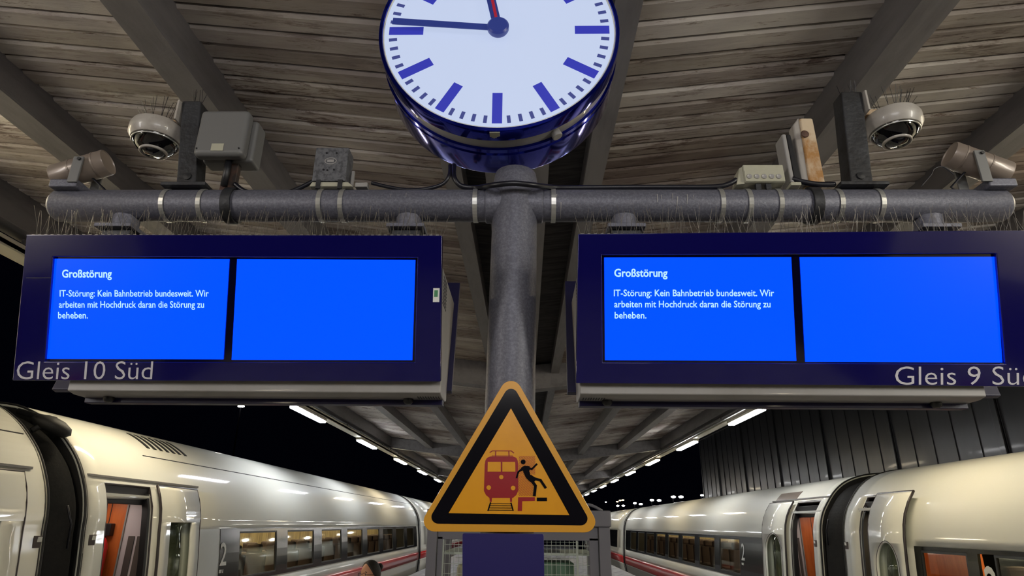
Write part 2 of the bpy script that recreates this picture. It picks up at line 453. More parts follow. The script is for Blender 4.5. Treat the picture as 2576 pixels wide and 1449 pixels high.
# light channels and luminaires along both canopy edges
ORD = ['nearest', 'second', 'third', 'fourth', 'fifth', 'sixth', 'seventh', 'eighth', 'ninth', 'tenth', 'eleventh', 'twelfth']
warm = {}
for sx, side, y0, dy, mm in ((-1, 'left', 14.3, 5.65, 'lum'), (1, 'right', 14.2, 5.45, 'lumr')):
    xc = sx * 4.90
    ch = thing('light_channel', 'cream metal lighting channel under the %s canopy edge' % side, 'channel', (xc, 0, 4.34), kind='thing')
    MB().box(xc - .10, xc + .10, -9, 62, 4.36, 4.46).build('channel_tray', M['chan'], ch, bevel=.006)
    MB().box(xc - .06 - sx * .12, xc - .02 - sx * .12, -9, 62, 4.38, 4.42).build('conduit', M['beam'], ch)
    hm_ = MB().box(-.012, .012, 0, .02, .11, .26).mesh('hanger', M['beam'])
    for k in range(44):
        o = bpy.data.objects.new('hanger', hm_); COL.objects.link(o); o.parent = ch; o.location = (0, -8 + k * 1.5, 0)
    fix = None
    rng = [y0 + dy * k for k in range(-4, 9)]
    vis = 0
    for k, yy in enumerate(rng):
        if yy > 11: lab = '%s lit luminaire in the row under the %s canopy edge' % (ORD[vis] + ' glowing' if vis else 'nearest glowing', side); vis += 1
        else: lab = 'lit luminaire under the %s canopy edge, %s of those hidden behind display or overhead' % (side, ORD[k])
        o = thing('ceiling_light', lab, 'lamp', (xc, yy, 4.34), 'luminaires under the %s canopy edge' % side)
        if fix is None:
            h = MB().box(xc - .085, xc + .085, yy - 1.1, yy + 1.1, 4.30, 4.36).build('lamp_housing', M['chan'], o, bevel=.01)
            d = MB().box(xc - .075, xc + .075, yy - 1.05, yy + 1.05, 4.255, 4.30).build('diffuser', M[mm], o, bevel=.015)
            fix = (h, d); wm_ = d.data.copy(); wm_.materials[0] = M['lumw']; warm[sx] = wm_; d.data = wm_; c2 = d.data.copy(); c2.materials[0] = M[mm]
            d2 = d.copy(); d2.data = c2; fix = (h, d2)
        else:
            for q in fix:
                c = q.copy(); COL.objects.link(c); c.parent = o
                if q is fix[1] and (k < 4 or k in (6, 9)): c.data = warm[sx]

# dark building facade beyond the right train
wx = 9.6
wall = MB().box(wx + .06, wx + .4, 4.2, 36, -1, 9.5).build('wall_right', M['facade'], kind='structure')
tag(wall, 'dark metal clad building wall beyond the right train')
pan = {}
for v in range(3):
    b = MB(); j = [R.uniform(-.012, .012) for _ in range(4)]
    b.hexa([(wx + j[0], .01, -1), (wx + j[1], .77, -1), (wx + .06, .77, -1), (wx + .06, .01, -1), (wx + j[0], .01, 9.4), (wx + j[3], .77, 9.4), (wx + .06, .77, 9.4), (wx + .06, .01, 9.4)])
    b.box(wx - .025, wx + .02, .765, .785, -1, 9.4)
    pan[v] = b.mesh('wall_panel', M['facade'])
for k in range(40):
    o = bpy.data.objects.new('wall_panel', pan[R.randrange(3)]); COL.objects.link(o); o.parent = wall; o.location = (0, 4.4 + k * .78, 0)
for k in range(8):
    yy = 5.2 + k * 3.9
    MB().box(wx - .07, wx - .026, yy, yy + .16, -1, 9.4).build('pilaster', M['facade'], wall, bevel=.01)
for zz in (6.4,):
    MB().box(wx - .10, wx - .03, 4.3, 35.9, zz, zz + .09).build('rail', M['facade'], wall)


# ================================================================== TRAINS
def prof_interp(P, z):
    for (a, za), (b, zb) in zip(P, P[1:]):
        if za <= z <= zb: return a + (b - a) * (z - za) / (zb - za)
    return P[-1][0]


def coach(sd, P, xc, y0, y1, label, cfg):
    """P: outer side profile [(absX,z)] from bottom up to roof crown at absX=xc."""
    root = thing('train_coach', label, 'train', (sd * xc, (y0 + y1) / 2, -.9), cfg.get('group'))
    zw0, zw1, zs0, zs1, zd0, zd1 = cfg['z']
    # refined side profile with all z breaks
    zbr = sorted(set([p[1] for p in P if p[1] < 2.9] + [zw0, zw0 + .06, zw1 - .05, zw1, zs0, zs1, zd0, zd1]))
    side = [(prof_interp(P, z), z) for z in zbr] + [p for p in P if p[1] >= 2.9]
    # the near side lies at smaller absX; mirror for the far side
    ring = side + [(2 * xc - a, z) for a, z in reversed(side[:-1])]
    ys = {y0, y1}
    for d in cfg.get('doors', []): ys |= {d[0], d[1]}
    wins = cfg.get('wins', []); bandr = cfg.get('band')
    for a, b in wins: ys |= {a, b}
    if bandr: ys |= set(bandr)
    ys = sorted(ys); ns = len(side)
    V = lambda i, yy, inset=0.: Vector((sd * (ring[i][0] + inset), yy, ring[i][1]))
    body, stripe, band = MB(), MB(), MB()
    for j in range(len(ys) - 1):
        ym = (ys[j] + ys[j + 1]) / 2
        for i in range(len(ring) - 1):
            zm = (ring[i][1] + ring[i + 1][1]) / 2; near = i < ns - 1
            tgt = body; inset = 0.
            if near and any(a < ym < b and zd0 < zm < zd1 for a, b in cfg.get('doors', [])): continue
            if near and bandr and bandr[0] < ym < bandr[1] and zw0 < zm < zw1:
                if any(a < ym < b for a, b in wins) and zw0 + .06 < zm < zw1 - .05: continue
                tgt = band; inset = .012
            elif zs0 < zm < zs1 and near and bandr and ym > cfg['stripe_from'] and ym < bandr[1] + .3: tgt = stripe
            ya, yb = ys[j], ys[j + 1]
            tgt.add([V(i, ya, inset), V(i, yb, inset), V(i + 1, yb, inset), V(i + 1, ya, inset)], [(0, 1, 2, 3)])

    def fin(mb, name, m):
        if not mb.v: return
        o = mb.build(name, m, root)
        bm = bmesh.new(); bm.from_mesh(o.data); bmesh.ops.remove_doubles(bm, verts=bm.verts, dist=1e-4); bmesh.ops.recalc_face_normals(bm, faces=bm.faces)
        for e in bm.edges: e.smooth = True
        bm.to_mesh(o.data); bm.free()
        for p in o.data.polygons: p.use_smooth = name != 'window_band'
        s = o.modifiers.new('s', 'SOLIDIFY'); s.thickness = .035; s.offset = 0 if name != 'coach_body' else -1
        return o
    cb = fin(body, 'coach_body', M['train']); fin(stripe, 'red_stripe', M['red']); fin(band, 'window_band', M['band'])
    # end walls
    for yy, dyy in ((y0, .05), (y1, -.05)):
        b = MB(); b.poly([Vector((sd * a, yy + dyy, z)) for a, z in ring], (0, 1 if dyy < 0 else -1, 0), .02); b.build('end_wall', M['rubber'], root)
        b = MB(); pts = [V(i, yy) for i in range(len(ring))]; b.tube(pts, .014, 6); b.build('end_rim', M['seam'], root, smooth=True)
    # seams
    zsm = cfg.get('seam')
    if zsm:
        a = prof_interp(P, zsm) - .002
        MB().box(sd * a - .004, sd * a + .004, y0 + 1.6, y1 - .1, zsm - .007, zsm + .007).build('roof_seam', M['seam'], root)
    for (va, vb, z0, z1, kind) in cfg.get('roofbits', []):
        n = 1 if kind == 'plate' else 7; rows = 8
        for q in range(n):
            u0 = va + (vb - va) * q / n; u1 = u0 + (vb - va) / n * (1 if n == 1 else .45); mb = MB()
            for i in range(rows + 1):
                z = z0 + (z1 - z0) * i / rows; xx = prof_interp(P, z); mb.v += [Vector((sd * (xx - .008), u0, z + .004)), Vector((sd * (xx - .008), u1, z + .004))]
            mb.f = [(2 * i, 2 * i + 1, 2 * i + 3, 2 * i + 2) for i in range(rows)]
            o_ = mb.build('roof_panel' if n == 1 else 'roof_vent_slat', M['tube'] if n == 1 else M['seam'], root); s_ = o_.modifiers.new('s', 'SOLIDIFY'); s_.thickness = .006
    # windows
    if wins:
        pn = None
        for a, b in wins:
            z0, z1 = zw0 + .06, zw1 - .05; xa, xb = prof_interp(P, z0) + .012, prof_interp(P, z1) + .012
            if pn is None:
                mb = MB(); mb.add([(sd * xa, 0, z0), (sd * xa, b - a, z0), (sd * xb, b - a, z1), (sd * xb, 0, z1)], [(0, 1, 2, 3)])
                mesh = mb.mesh('window_pane', M['pane'], Vector((ORG[root].x, 0, ORG[root].z)))
                pn = mesh
                fr = MB(); t = .03
                q = lambda yy, z, o_: (sd * (prof_interp(P, z) + o_), yy, z)
                for (u0, u1, w0, w1) in ((0, b - a, z0, z0 + t), (0, b - a, z1 - t, z1), (0, t, z0, z1), (b - a - t, b - a, z0, z1)):
                    fr.hexa([q(u0, w0, .02), q(u1, w0, .02), q(u1, w0, -.004), q(u0, w0, -.004), q(u0, w1, .02), q(u1, w1, .02), q(u1, w1, -.004), q(u0, w1, -.004)])
                frm = fr.mesh('window_frame', M['seal2'], Vector((ORG[root].x, 0, ORG[root].z)))
            for nm, me in (('window_pane', pn), ('window_frame', frm)):
                o = bpy.data.objects.new(nm, me); COL.objects.link(o); o.parent = root; o.location = (0, a - ORG[root].y, 0)
        # saloon interior
        ya, yb = bandr[0] - .2, bandr[1] + .1; xi = xc + .05
        MB().box(min(sd * xi, sd * (xi + .05)), max(sd * xi, sd * (xi + .05)), ya, yb, .4, 2.25).build('aisle_wall', M['inner'], root)
        MB().box(*sorted((sd * (prof_interp(P, 1.5) + .12), sd * xi)), ya, yb, 2.16, 2.2).build('saloon_ceiling', M['inceil'], root)
        MB().box(*sorted((sd * (prof_interp(P, 1.5) + .12), sd * xi)), ya, yb, .38, .42).build('saloon_floor', M['inceil'], root)
        MB().box(*sorted((sd * (prof_interp(P, 1.5) + .62), sd * (prof_interp(P, 1.5) + 1.2))), ya + .3, yb - .3, 2.14, 2.16).build('saloon_lamp', M['inlamp'], root)
        MB().box(*sorted((sd * (prof_interp(P, 1.5) + .14), sd * (prof_interp(P, 1.5) + .6))), ya, yb, 1.82, 1.86).build('luggage_rack', M['seat'], root)
        st = None; yy = ya + .7
        while yy < min(yb - .6, ya + 17):
            if st is None:
                mb = MB(); xa_ = prof_interp(P, 1.5) + .2
                mb.box(*sorted((sd * xa_, sd * (xa_ + 1.0))), 0, .12, .85, 1.42); mb.box(*sorted((sd * xa_, sd * (xa_ + 1.0))), -.42, .1, .82, .92)
                mb.box(*sorted((sd * (xa_ + .1), sd * (xa_ + .4))), -.02, .13, 1.4, 1.58); mb.box(*sorted((sd * (xa_ + .6), sd * (xa_ + .9))), -.02, .13, 1.4, 1.58)
                st = mb.mesh('seat', M['seat'], Vector((ORG[root].x, 0, ORG[root].z)))
            o = bpy.data.objects.new('seat', st); COL.objects.link(o); o.parent = root; o.location = (0, yy - ORG[root].y, 0)
            bmod = o.modifiers.new('b', 'BEVEL'); bmod.width = .04; bmod.segments = 2
            yy += 1.0
    # doors
    for (a, b, la, lb, dirn) in cfg.get('doors_full', []):
        px = lambda z: prof_interp(P, z)
        # surround seal
        zz = [zd0 + (zd1 - zd0) * i / 8 for i in range(9)]
        path = [Vector((sd * (px(z) + .03), a + .015, z)) for z in zz] + [Vector((sd * (px(z) + .03), b - .015, z)) for z in reversed(zz)]
        MB().tube(path, .028, 8).build('door_seal', M['doorseal'], root, smooth=True)
        xi0, xi1 = px(1.5) + .05, px(1.5) + 1.25
        wy = b + .02 if dirn > 0 else b + .02
        MB().box(*sorted((sd * xi1, sd * (xi1 + .04))), max(a - .5, y0 + .12), b + .1, .35, 2.6).build('vestibule_back_wall', M['wood'], root)
        sp = cfg.get('split', .44)
        MB().box(*sorted((sd * (xi0 + .09), sd * (xi0 - .05 + max(sp, .19)))), wy, wy + .04, .35, 2.28).build('vestibule_side_wall', M['vwall'], root)
        MB().box(*sorted((sd * (xi0 - .05 + max(sp, .19)), sd * xi1)), wy, wy + .05, .35, 2.28).build('wood_panel', M['wood'], root)
        MB().box(*sorted((sd * (xi0 - .05 + sp), sd * (xi0 - .03 + sp))), wy - .02, wy, .35, 2.3).build('corner_trim', M['lgrey'], root, bevel=.003)
        MB().box(*sorted((sd * (xi0 - .05 + sp * .95 + .26), sd * (xi0 - .05 + sp * .95 + .27))), wy - .004, wy, .35, 2.3).build('panel_joint', M['seam'], root)
        for q in (0, 1):
            u = sp * (.35 + .28 * q)
            MB().box(*sorted((sd * (xi0 - .05 + u), sd * (xi0 - .05 + u + sp * .20))), wy - .012, wy - .002, .5, 1.80).build('grille', M['vgrey'], root, bevel=.004)
        MB().box(*sorted((sd * xi0, sd * xi1)), max(a - .5, y0 + .12), b + .1, .33, .37).build('vestibule_floor', M['doorseal'], root)
        MB().box(*sorted((sd * (xi0 + .1), sd * xi1)), max(a - .5, y0 + .12), b + .1, 2.28, 2.32).build('vestibule_ceiling', M['white'], root)
        MB().box(*sorted((sd * (xi0 + .35), sd * (xi0 + .8))), (a + b) / 2 - .3, (a + b) / 2 + .25, 2.262, 2.282).build('vestibule_lamp', M['vlamp'], root)
        # mechanism above the opening
        m_ = MB(); m_.box(*sorted((sd * (px(2.35) + .05), sd * (px(2.35) + .16))), a, b, 2.20, 2.42); m_.build('door_drive_cover', M['black'], root, bevel=.01)
        MB().cyl((sd * (px(2.3) + .04), a + .05, 2.27), (sd * (px(2.3) + .04), b - .05, 2.29), .022, n=10).build('door_drive_rod', M['steel'], root, smooth=True)
        for nm, mj, o0, o1, ya_, yb_ in (('door_jamb', M['black'], .02, .10, b - .11, b - .01), ('jamb_strip', M['steel'], .012, .03, b - .055, b - .04)):
            jb_ = MB(); zz = [zd0 + (2.34 - zd0) * i / 10 for i in range(11)]
            for z in zz: jb_.v += [Vector((sd * (px(z) + o0), ya_, z)), Vector((sd * (px(z) + o1), ya_, z)), Vector((sd * (px(z) + o1), yb_, z)), Vector((sd * (px(z) + o0), yb_, z))]
            for i in range(10):
                for k in range(4): jb_.f.append((i * 4 + k, i * 4 + (k + 1) % 4, (i + 1) * 4 + (k + 1) % 4, (i + 1) * 4 + k))
            jb_.f += [(3, 2, 1, 0), (40, 41, 42, 43)]; jb_.build(nm, mj, root)
        if cfg.get('extinguisher'):
            xe = xi0 + .60; e = MB().lathe((sd * xe, wy - .12, .95), (0, 0, 1), [(0, 0), (.085, 0), (.09, .02), (.09, .72), (.06, .80), (.025, .84), (0, .84)], 24).build('extinguisher', M['exred'], root, angle=50)
            MB().box(*sorted((sd * (xe - .07), sd * (xe + .09))), wy - .10, wy - .002, 1.80, 1.96).build('extinguisher_bracket', M['black'], root, bevel=.01)
        # the slid door leaf, following the profile outside the body
        off = cfg.get('leaf_off', -.05); nz = 14; zt = zd1 + .02
        lz = [zd0 - .02 + (zt - zd0 + .02) * i / nz for i in range(nz + 1)]
        wz0, wz1, style = cfg['leafwin']
        ymid = (la + lb) / 2; hw = (lb - la) * cfg.get('lw', .27)
        ny = 12; ly = [la + (lb - la) * i / ny for i in range(ny + 1)]

        def whalf(z):
            if z < wz0 or z > wz1: return 0.
            if style == 'rect': return hw
            r = .36
            return hw if z < wz1 - r else hw * math.sqrt(max(0., 1 - ((z - wz1 + r) / r) ** 2))
        leaf = MB(); pane = MB()
        lzz = {zd0 - .02 + (zt - zd0 + .02) * i / 40 for i in range(41)} | {wz0, wz0 - 1e-4, wz1, wz1 + 1e-4}
        if style == 'oval': lzz |= {wz1 - .36 + .36 * math.sin(math.pi / 2 * i / 16) for i in range(17)}
        lzz = sorted(lzz)
        for z0_, z1_ in zip(lzz, lzz[1:]):
            w0, w1 = whalf(z0_), whalf(z1_)
            if z1_ - z0_ < 2e-4 and (w0 == 0) != (w1 == 0): w0 = w1 = 0
            G = lambda yy, z, o_=0.: (sd * (px(z) + off + o_), yy, z)
            if w0 == 0 and w1 == 0: leaf.add([G(la, z0_), G(lb, z0_), G(lb, z1_), G(la, z1_)], [(0, 1, 2, 3)])
            else:
                leaf.add([G(la, z0_), G(ymid - w0, z0_), G(ymid - w1, z1_), G(la, z1_)], [(0, 1, 2, 3)]); leaf.add([G(ymid + w0, z0_), G(lb, z0_), G(lb, z1_), G(ymid + w1, z1_)], [(0, 1, 2, 3)])
                pane.add([G(ymid - w0, z0_, .012), G(ymid + w0, z0_, .012), G(ymid + w1, z1_, .012), G(ymid - w1, z1_, .012)], [(0, 1, 2, 3)])
        if style == 'oval':
            zz_ = [z for z in lzz if wz0 <= z <= wz1]; k_ = 1.14
            MB().tube([Vector((sd * (px(z) + off - .014), ymid - whalf(z) * k_, z + (.03 if z > wz1 - .3 else 0) * (1 - whalf(z) / hw))) for z in zz_] + [Vector((sd * (px(z) + off - .014), ymid + whalf(z) * k_, z + (.03 if z > wz1 - .3 else 0) * (1 - whalf(z) / hw))) for z in reversed(zz_)], .006, 6).build('window_rim', M['doorseal'], root, smooth=True)
        for mb_, nm, mm_ in ((leaf, 'door_leaf', M['train']), (pane, 'door_window', M['pane2'])):
            lo = mb_.build(nm, mm_, root)
            bm = bmesh.new(); bm.from_mesh(lo.data); bmesh.ops.remove_doubles(bm, verts=bm.verts, dist=1e-4); bmesh.ops.recalc_face_normals(bm, faces=bm.faces); bm.to_mesh(lo.data); bm.free()
            for p in lo.data.polygons: p.use_smooth = True
            s = lo.modifiers.new('s', 'SOLIDIFY'); s.thickness = .03 if nm == 'door_leaf' else .006; s.offset = 0
        path = [Vector((sd * (px(z) + off), la, z)) for z in lz] + [Vector((sd * (px(z) + off), lb, z)) for z in reversed(lz)]
        MB().tube(path, .02, 8).build('leaf_edge_seal', M['doorseal'], root, smooth=True)
        # door rail above
        if dirn > 0: MB().box(*sorted((sd * (px(zd1 + .08) - .03), sd * (px(zd1 + .08) + .02))), min(la, a) - .3, max(lb, b) + .15, zd1 + .06, zd1 + .085).build('door_rail', M['lgrey'], root)
    for (yy, zz) in cfg.get('plates', []):
        MB().box(*sorted((sd * (prof_interp(P, zz) - .008), sd * (prof_interp(P, zz) + .004))), yy, yy + .12, zz - .06, zz + .06).build('handle_plate', M['vgrey'], root, bevel=.003)
        MB().box(*sorted((sd * (prof_interp(P, zz) - .014), sd * (prof_interp(P, zz) - .006))), yy + .05, yy + .11, zz - .0, zz + .05).build('plate_mark', M['white'], root)
    # class numeral and pictograms on the dark glass
    if 'num' in cfg:
        yn, w, z0, z1 = cfg['num']; xq = lambda z: sd * (prof_interp(P, z) - .012)
        s_ = (yn, yn + w) if sd < 0 else (yn + w, yn)
        text_on('class_number', '2', Vector((xq(z0), s_[0], z0)), Vector((xq(z0), s_[1], z0)), Vector((xq(z1), s_[0], z1)), Vector((0, 0, 0)), M['white'], root, .012)
        if cfg.get('icons'):
            zz = z0 - .09
            b = MB(); x0 = xq(zz)
            for (u, v_, hh, ww) in ((0, 0, .05, .09), (.12, 0, .055, .03), (0, -.11, .008, .17), (0, -.2, .05, .03), (.06, -.2, .05, .04), (.13, -.2, .05, .04)):
                yv = s_[0] + (u if sd < 0 else -u); b.box(*sorted((x0, x0 + sd * .003)), *sorted((yv, yv + (ww if sd < 0 else -ww))), zz + v_ - hh / 2, zz + v_ + hh / 2)
            b.build('pictograms', M['white'], root)
    return root


M['seal2'] = mat('window_seal', (40, 42, 40), .4)
M['pane2'] = glass_material('door_pane', (.5, .52, .45))
def smooth_profile(P):
    out = []
    for i in range(len(P) - 1):
        p0, p1, p2, p3 = [Vector(P[max(0, min(len(P) - 1, k))]) for k in (i - 1, i, i + 1, i + 2)]
        for k in range(3):
            t = k / 3; q = .5 * ((2 * p1) + (-p0 + p2) * t + (2 * p0 - 5 * p1 + 4 * p2 - p3) * t * t + (-p0 + 3 * p1 - 3 * p2 + p3) * t ** 3); out.append((q.x, q.y))
    return out + [P[-1]]


XL = 6.62
PL = [(5.16, -.75), (5.04, -.1), (5.0, .42), (5.0, 1.01), (5.04, 1.5), (5.09, 1.88), (5.105, 2.05), (5.15, 2.25), (5.23, 2.45), (5.36, 2.68), (5.53, 2.88), (5.72, 3.05), (5.98, 3.21), (6.28, 3.32), (6.62, 3.36)]
XR = 7.12
PR = [(5.66, -.75), (5.54, -.1), (5.5, .1), (5.5, .8), (5.53, 1.3), (5.57, 1.77), (5.61, 2.05), (5.69, 2.28), (5.79, 2.44), (5.91, 2.60), (6.04, 2.73), (6.2, 2.84), (6.42, 2.93), (6.7, 2.99), (7.12, 3.02)]
PL, PR = smooth_profile(PL), smooth_profile(PR)
zL = (1.01, 1.885, .42, .73, .36, 2.44); zR = (.80, 1.77, .07, .43, .34, 2.50)


def yL(px, h=0.): return ((F * 5.05 / (1320 - px)) - h * .352) / .936


def yR(px, h=0.): return ((F * 5.55 / (px - 1320)) - h * .352) / .936


g = 'white long-distance coaches'
ya, yb = yL(262), yL(383); la, lb = yL(390) + .02, yL(493)
coach(-1, PL, XL, yL(207), yL(1053), 'long white coach on the left with open door and red stripe', dict(
    z=zL, doors=[(ya, yb)], doors_full=[(ya, yb, la, lb, 1)], band=(yL(543, -.5), yL(1053) - .5), wins=[(11.95 + 2.42 * k, 13.75 + 2.42 * k) for k in range(8)],
    stripe_from=12.6, seam=2.88, roofbits=[(9.6, 10.9, 3.02, 3.24, 'vent')], extinguisher=True, split=.44, leafwin=(.7, 1.98, 'rect'), leaf_off=-.05, plates=[(yL(224), 1.78)], num=(yL(553, -.4) - .10, .24, 1.32, 1.66), icons=True, group=g))
coach(-1, PL, XL, -4.5, yL(207) - .62, 'white coach cut off by the left edge of the picture', dict(
    z=zL, doors=[(4.5, 5.3)], doors_full=[(4.5, 5.3, 5.42, yL(45) , 1)], band=(-3, 3.5), wins=[(-2.5, -.8), (0, 1.7)], stripe_from=-3.5, seam=2.88, leafwin=(.7, 1.98, 'rect'), leaf_off=-.02,
    plates=[(yL(92) - .05, 1.78)], group=g))
coach(-1, PL, XL, yL(1053) + .6, yL(1053) + 26, 'most distant white coach on the left, behind the warning triangle', dict(z=zL, band=(yL(1053) + 3, yL(1053) + 24), stripe_from=0, group=g))
yg = yR(2050)
ya, yb = yR(2032) , yR(1976)
coach(1, PR, XR, yg, yR(1570), 'white coach on the right with open door and lit orange vestibule, middle of the train', dict(
    z=zR, doors=[(ya, yb)], doors_full=[(ya, yb, yb + .04, yR(1918), 1)], band=(yR(1918) + .05, yR(1570) - .3), wins=[(yR(1905) + 1.6 + 2.3 * k, yR(1905) + 3.4 + 2.3 * k) for k in range(8)],
    stripe_from=13, roofbits=[(14.5, 15.7, 2.56, 2.74, 'plate')], leafwin=(.5, 1.86, 'oval'), leaf_off=-.09, plates=[(yR(2043) + .05, 1.72)], num=(yR(1858) - .2, .26, 1.22, 1.6), icons=True, group=g, lw=.32, split=.26))
ya, yb = yR(2186), yR(2143)
coach(1, PR, XR, -6, yR(2106), 'nearest white coach on the right, its slid door standing proud', dict(
    z=zR, doors=[(ya - .0, yb)], doors_full=[(ya, yb, yR(2268, .2), ya - .02, -1)], band=(-4, yR(2275)), wins=[(yR(2400), yR(2285) - .05), (yR(2620), yR(2425)), (3.6, 5.4)],
    stripe_from=-5, leafwin=(.5, 1.80, 'oval'), leaf_off=-.13, plates=[(yR(2116), 1.72)], num=(yR(2447) - .14, .22, 1.12, 1.58), group=g, lw=.28, split=.22))
coach(1, PR, XR, yR(1570) + .6, yR(1570) + 26, 'most distant white coach on the right, beside the wire mesh cabinet', dict(z=zR, band=(yR(1570) + 3, yR(1570) + 24), stripe_from=0, group=g))


q = at(1884, 1388, X=5.66); rc = [o for o in bpy.data.objects if o.get('label', '').startswith('white coach on the right with open door')][0]
M['orange'] = mat('led_orange', (60, 30, 5), .5, emit=1.1, ecol=(255, 140, 20), noise=None)
for i in range(3):
    for j in range(4):
        if (i, j) in ((0, 3), (2, 0)): continue
        MB().box(5.665, 5.675, q.y - .12 + j * .06, q.y - .08 + j * .06 + .01, q.z - .10 + i * .07, q.z - .05 + i * .07).build('led_segment', M['orange'], rc)
MB().box(5.68, 5.72, q.y - .16, q.y + .18, q.z - .15, q.z + .14).build('led_display_case', M['black'], rc)


def gangway(sd, P, xc, y0, y1, label):
    o = thing('gangway_bellows', label, 'bellows', (sd * xc, (y0 + y1) / 2, -.9), 'dark bellows between the coaches')
    ring = [(a, z) for a, z in P] + [(2 * xc - a, z) for a, z in reversed(P[:-1])]
    n = 7; b = MB(); m = len(ring)
    for i in range(n * 2 + 1):
        k = .93 if i % 2 else .955; yy = y0 + (y1 - y0) * i / (n * 2)
        for a, z in ring: b.v.append(Vector((sd * (xc + (a - xc) * k + 0), yy, 1.1 + (z - 1.1) * (k - .01))))
    for i in range(n * 2):
        for k in range(m - 1): b.f.append((i * m + k, i * m + k + 1, (i + 1) * m + k + 1, (i + 1) * m + k))
    b.build('folded_rubber', M['rubber'], o)
    x = prof_interp(P, 1.0) + .10
    b = MB(); b.hexa([(sd * (x + .02), y0 + .05, -.5), (sd * (x), y1 - .30, -.5), (sd * (x + .03), y1 - .30, -.5), (sd * (x + .05), y0 + .05, -.5),
                      (sd * (x + .10), y1 - .28, 2.0), (sd * (x + .10), y1 - .2, 2.0), (sd * (x + .13), y1 - .2, 2.0), (sd * (x + .13), y1 - .28, 2.0)])
    b.build('side_flap', M['rubber'], o)
    pts = [(sd * (x + .03), y1 - .25, 2.15), (sd * (x - .0), y1 - .16, 1.95), (sd * (x + .01), y1 - .12, 1.7)]
    MB().tube(pts, .012, 6).build('coupling_hose', M['cable'], o, smooth=True)
    return o


gb = gangway(-1, PL, XL, yL(207) - .57, yL(207) - .05, 'dark folded bellows between the two left coaches')
x = 5.55
b = MB(); b.lathe((-x, yL(207) - .30, 3.02), (.35, .2, 1), [(0, -.07), (.17, -.06), (.23, 0), (.2, .06), (.1, .10), (0, .11)], 20); b.build('roof_cable_bulge', M['rubber'], gb, smooth=True)
b = MB(); b.tube([(-5.62, yL(207) - .5, 2.95), (-5.5, yL(207) - .35, 3.1), (-5.75, yL(207) - .28, 3.14), (-6.0, yL(207) - .3, 3.2)], .035, 8); b.build('roof_cable', M['rubber'], gb, smooth=True)
gangway(-1, PL, XL, yL(1053) + .05, yL(1053) + .55, 'dark bellows at the far end of the left coach')
gangway(1, PR, XR, yR(2106) + .05, yg - .05, 'dark bellows between the two right coaches')
gangway(1, PR, XR, yR(1570) + .05, yR(1570) + .55, 'dark bellows at the far end of the right coach')

# ================================================================== MAST WITH CROSSARM
DP = 2.0
pa, pb = at(1294.3, 560, Y=DP), at(1283.6, 1000, Y=DP)
axis = (pa - pb).normalized()
onaxis = lambda z: pb + axis * ((z - pb.z) / axis.z)
PR_ = .079
mast = thing('sign_mast', 'grey galvanised round post carrying the crossarm with both displays', 'post', onaxis(0))
ztop = at(1290, 432, Y=DP).z
MB().lathe(onaxis(0), axis, [(0, 0), (PR_ * 1.06, 0), (PR_ * 1.02, 1.5), (PR_, 3.0), (PR_, ztop - .045), (PR_ * .93, ztop - .015), (PR_ * .6, ztop), (0, ztop)], 40).build('pole', M['galv'], mast, smooth=True)
zp = at(1288, 518, Y=DP).z
xl, xr = at(136, 518, Y=DP).x, at(2530, 512, Y=DP).x
pr = .0575
MB().lathe((xl, DP, zp), (1, 0, 0), [(0, 0), (pr * .8, .004), (pr, .02), (pr, xr - xl - .02), (pr * .8, xr - xl - .004), (0, xr - xl)], 36).build('crossarm', M['galv'], mast, smooth=True)
MB().cyl((onaxis(zp).x - .105, DP, zp), (onaxis(zp).x + .1, DP, zp), pr + .006, n=36).build('tee_sleeve', M['galv'], mast, bevel=.006)
for i, pxx in enumerate((405, 498, 800, 855, 1194, 1393, 1820, 1890, 1967, 2120, 2223)):
    x = at(pxx, 516, Y=DP - .05).x
    MB().lathe((x - .008, DP, zp), (1, 0, 0), [(pr + .001, 0), (pr + .0035, 0), (pr + .0035, .016), (pr + .001, .016)], 32, closed=True).build('strap_band', M['steel'], mast, smooth=False)
for pxx in (568, 2062):
    x = at(pxx, 516, Y=DP - .05).x
    MB().lathe((x - .02, DP, zp), (1, -.0, .0), [(pr + .001, 0), (pr + .009, 0), (pr + .009, .036), (pr + .001, .036)], 32, closed=True).build('pipe_clamp', M['dsteel'], mast, bevel=.003)
for (u, v0, v1, wd) in ((1652, 492, 512, 5), (1662, 494, 505, 4), (1690, 490, 508, 4), (1702, 498, 532, 5), (1727, 492, 516, 5), (1742, 495, 504, 3), (1400, 492, 500, 5), (1411, 512, 540, 4), (985, 492, 500, 3), (1023, 488, 500, 3)):
    b = MB(); n_ = 5
    for i in range(n_ + 1):
        p_ = at(u, v0 + (v1 - v0) * i / n_, Y=DP - pr * .8); zz_ = max(-.98, min(.98, (p_.z - zp) / pr)); yy_ = DP - (pr + .0012) * math.sqrt(1 - zz_ ** 2); w_ = wd / 1585 * 1.1 * (1 - .5 * i / n_)
        b.v += [Vector((p_.x - w_ / 2, yy_, zp + zz_ * (pr + .0012))), Vector((p_.x + w_ / 2, yy_, zp + zz_ * (pr + .0012)))]
    b.f = [(2 * i, 2 * i + 1, 2 * i + 3, 2 * i + 2) for i in range(n_)]
    b.build('white_splash', M['lgrey'], mast)
for pxx in (320, 1030, 1568, 2332):
    x = at(pxx, 545, Y=DP).x; b = MB()
    b.cyl((x, DP - .0, zp - pr + .01), (x, DP, zp - pr - .045), .045, .045, 16); b.box(x - .065, x + .065, DP - .065, DP + .065, zp - pr - .055, zp - pr - .04)
    b.build('hanger_flange', M['galv'], mast, bevel=.003)
zhang = zp - pr - .055

# ================================================================== PLATFORM DISPLAYS
NX = Vector((1, 0, 0))


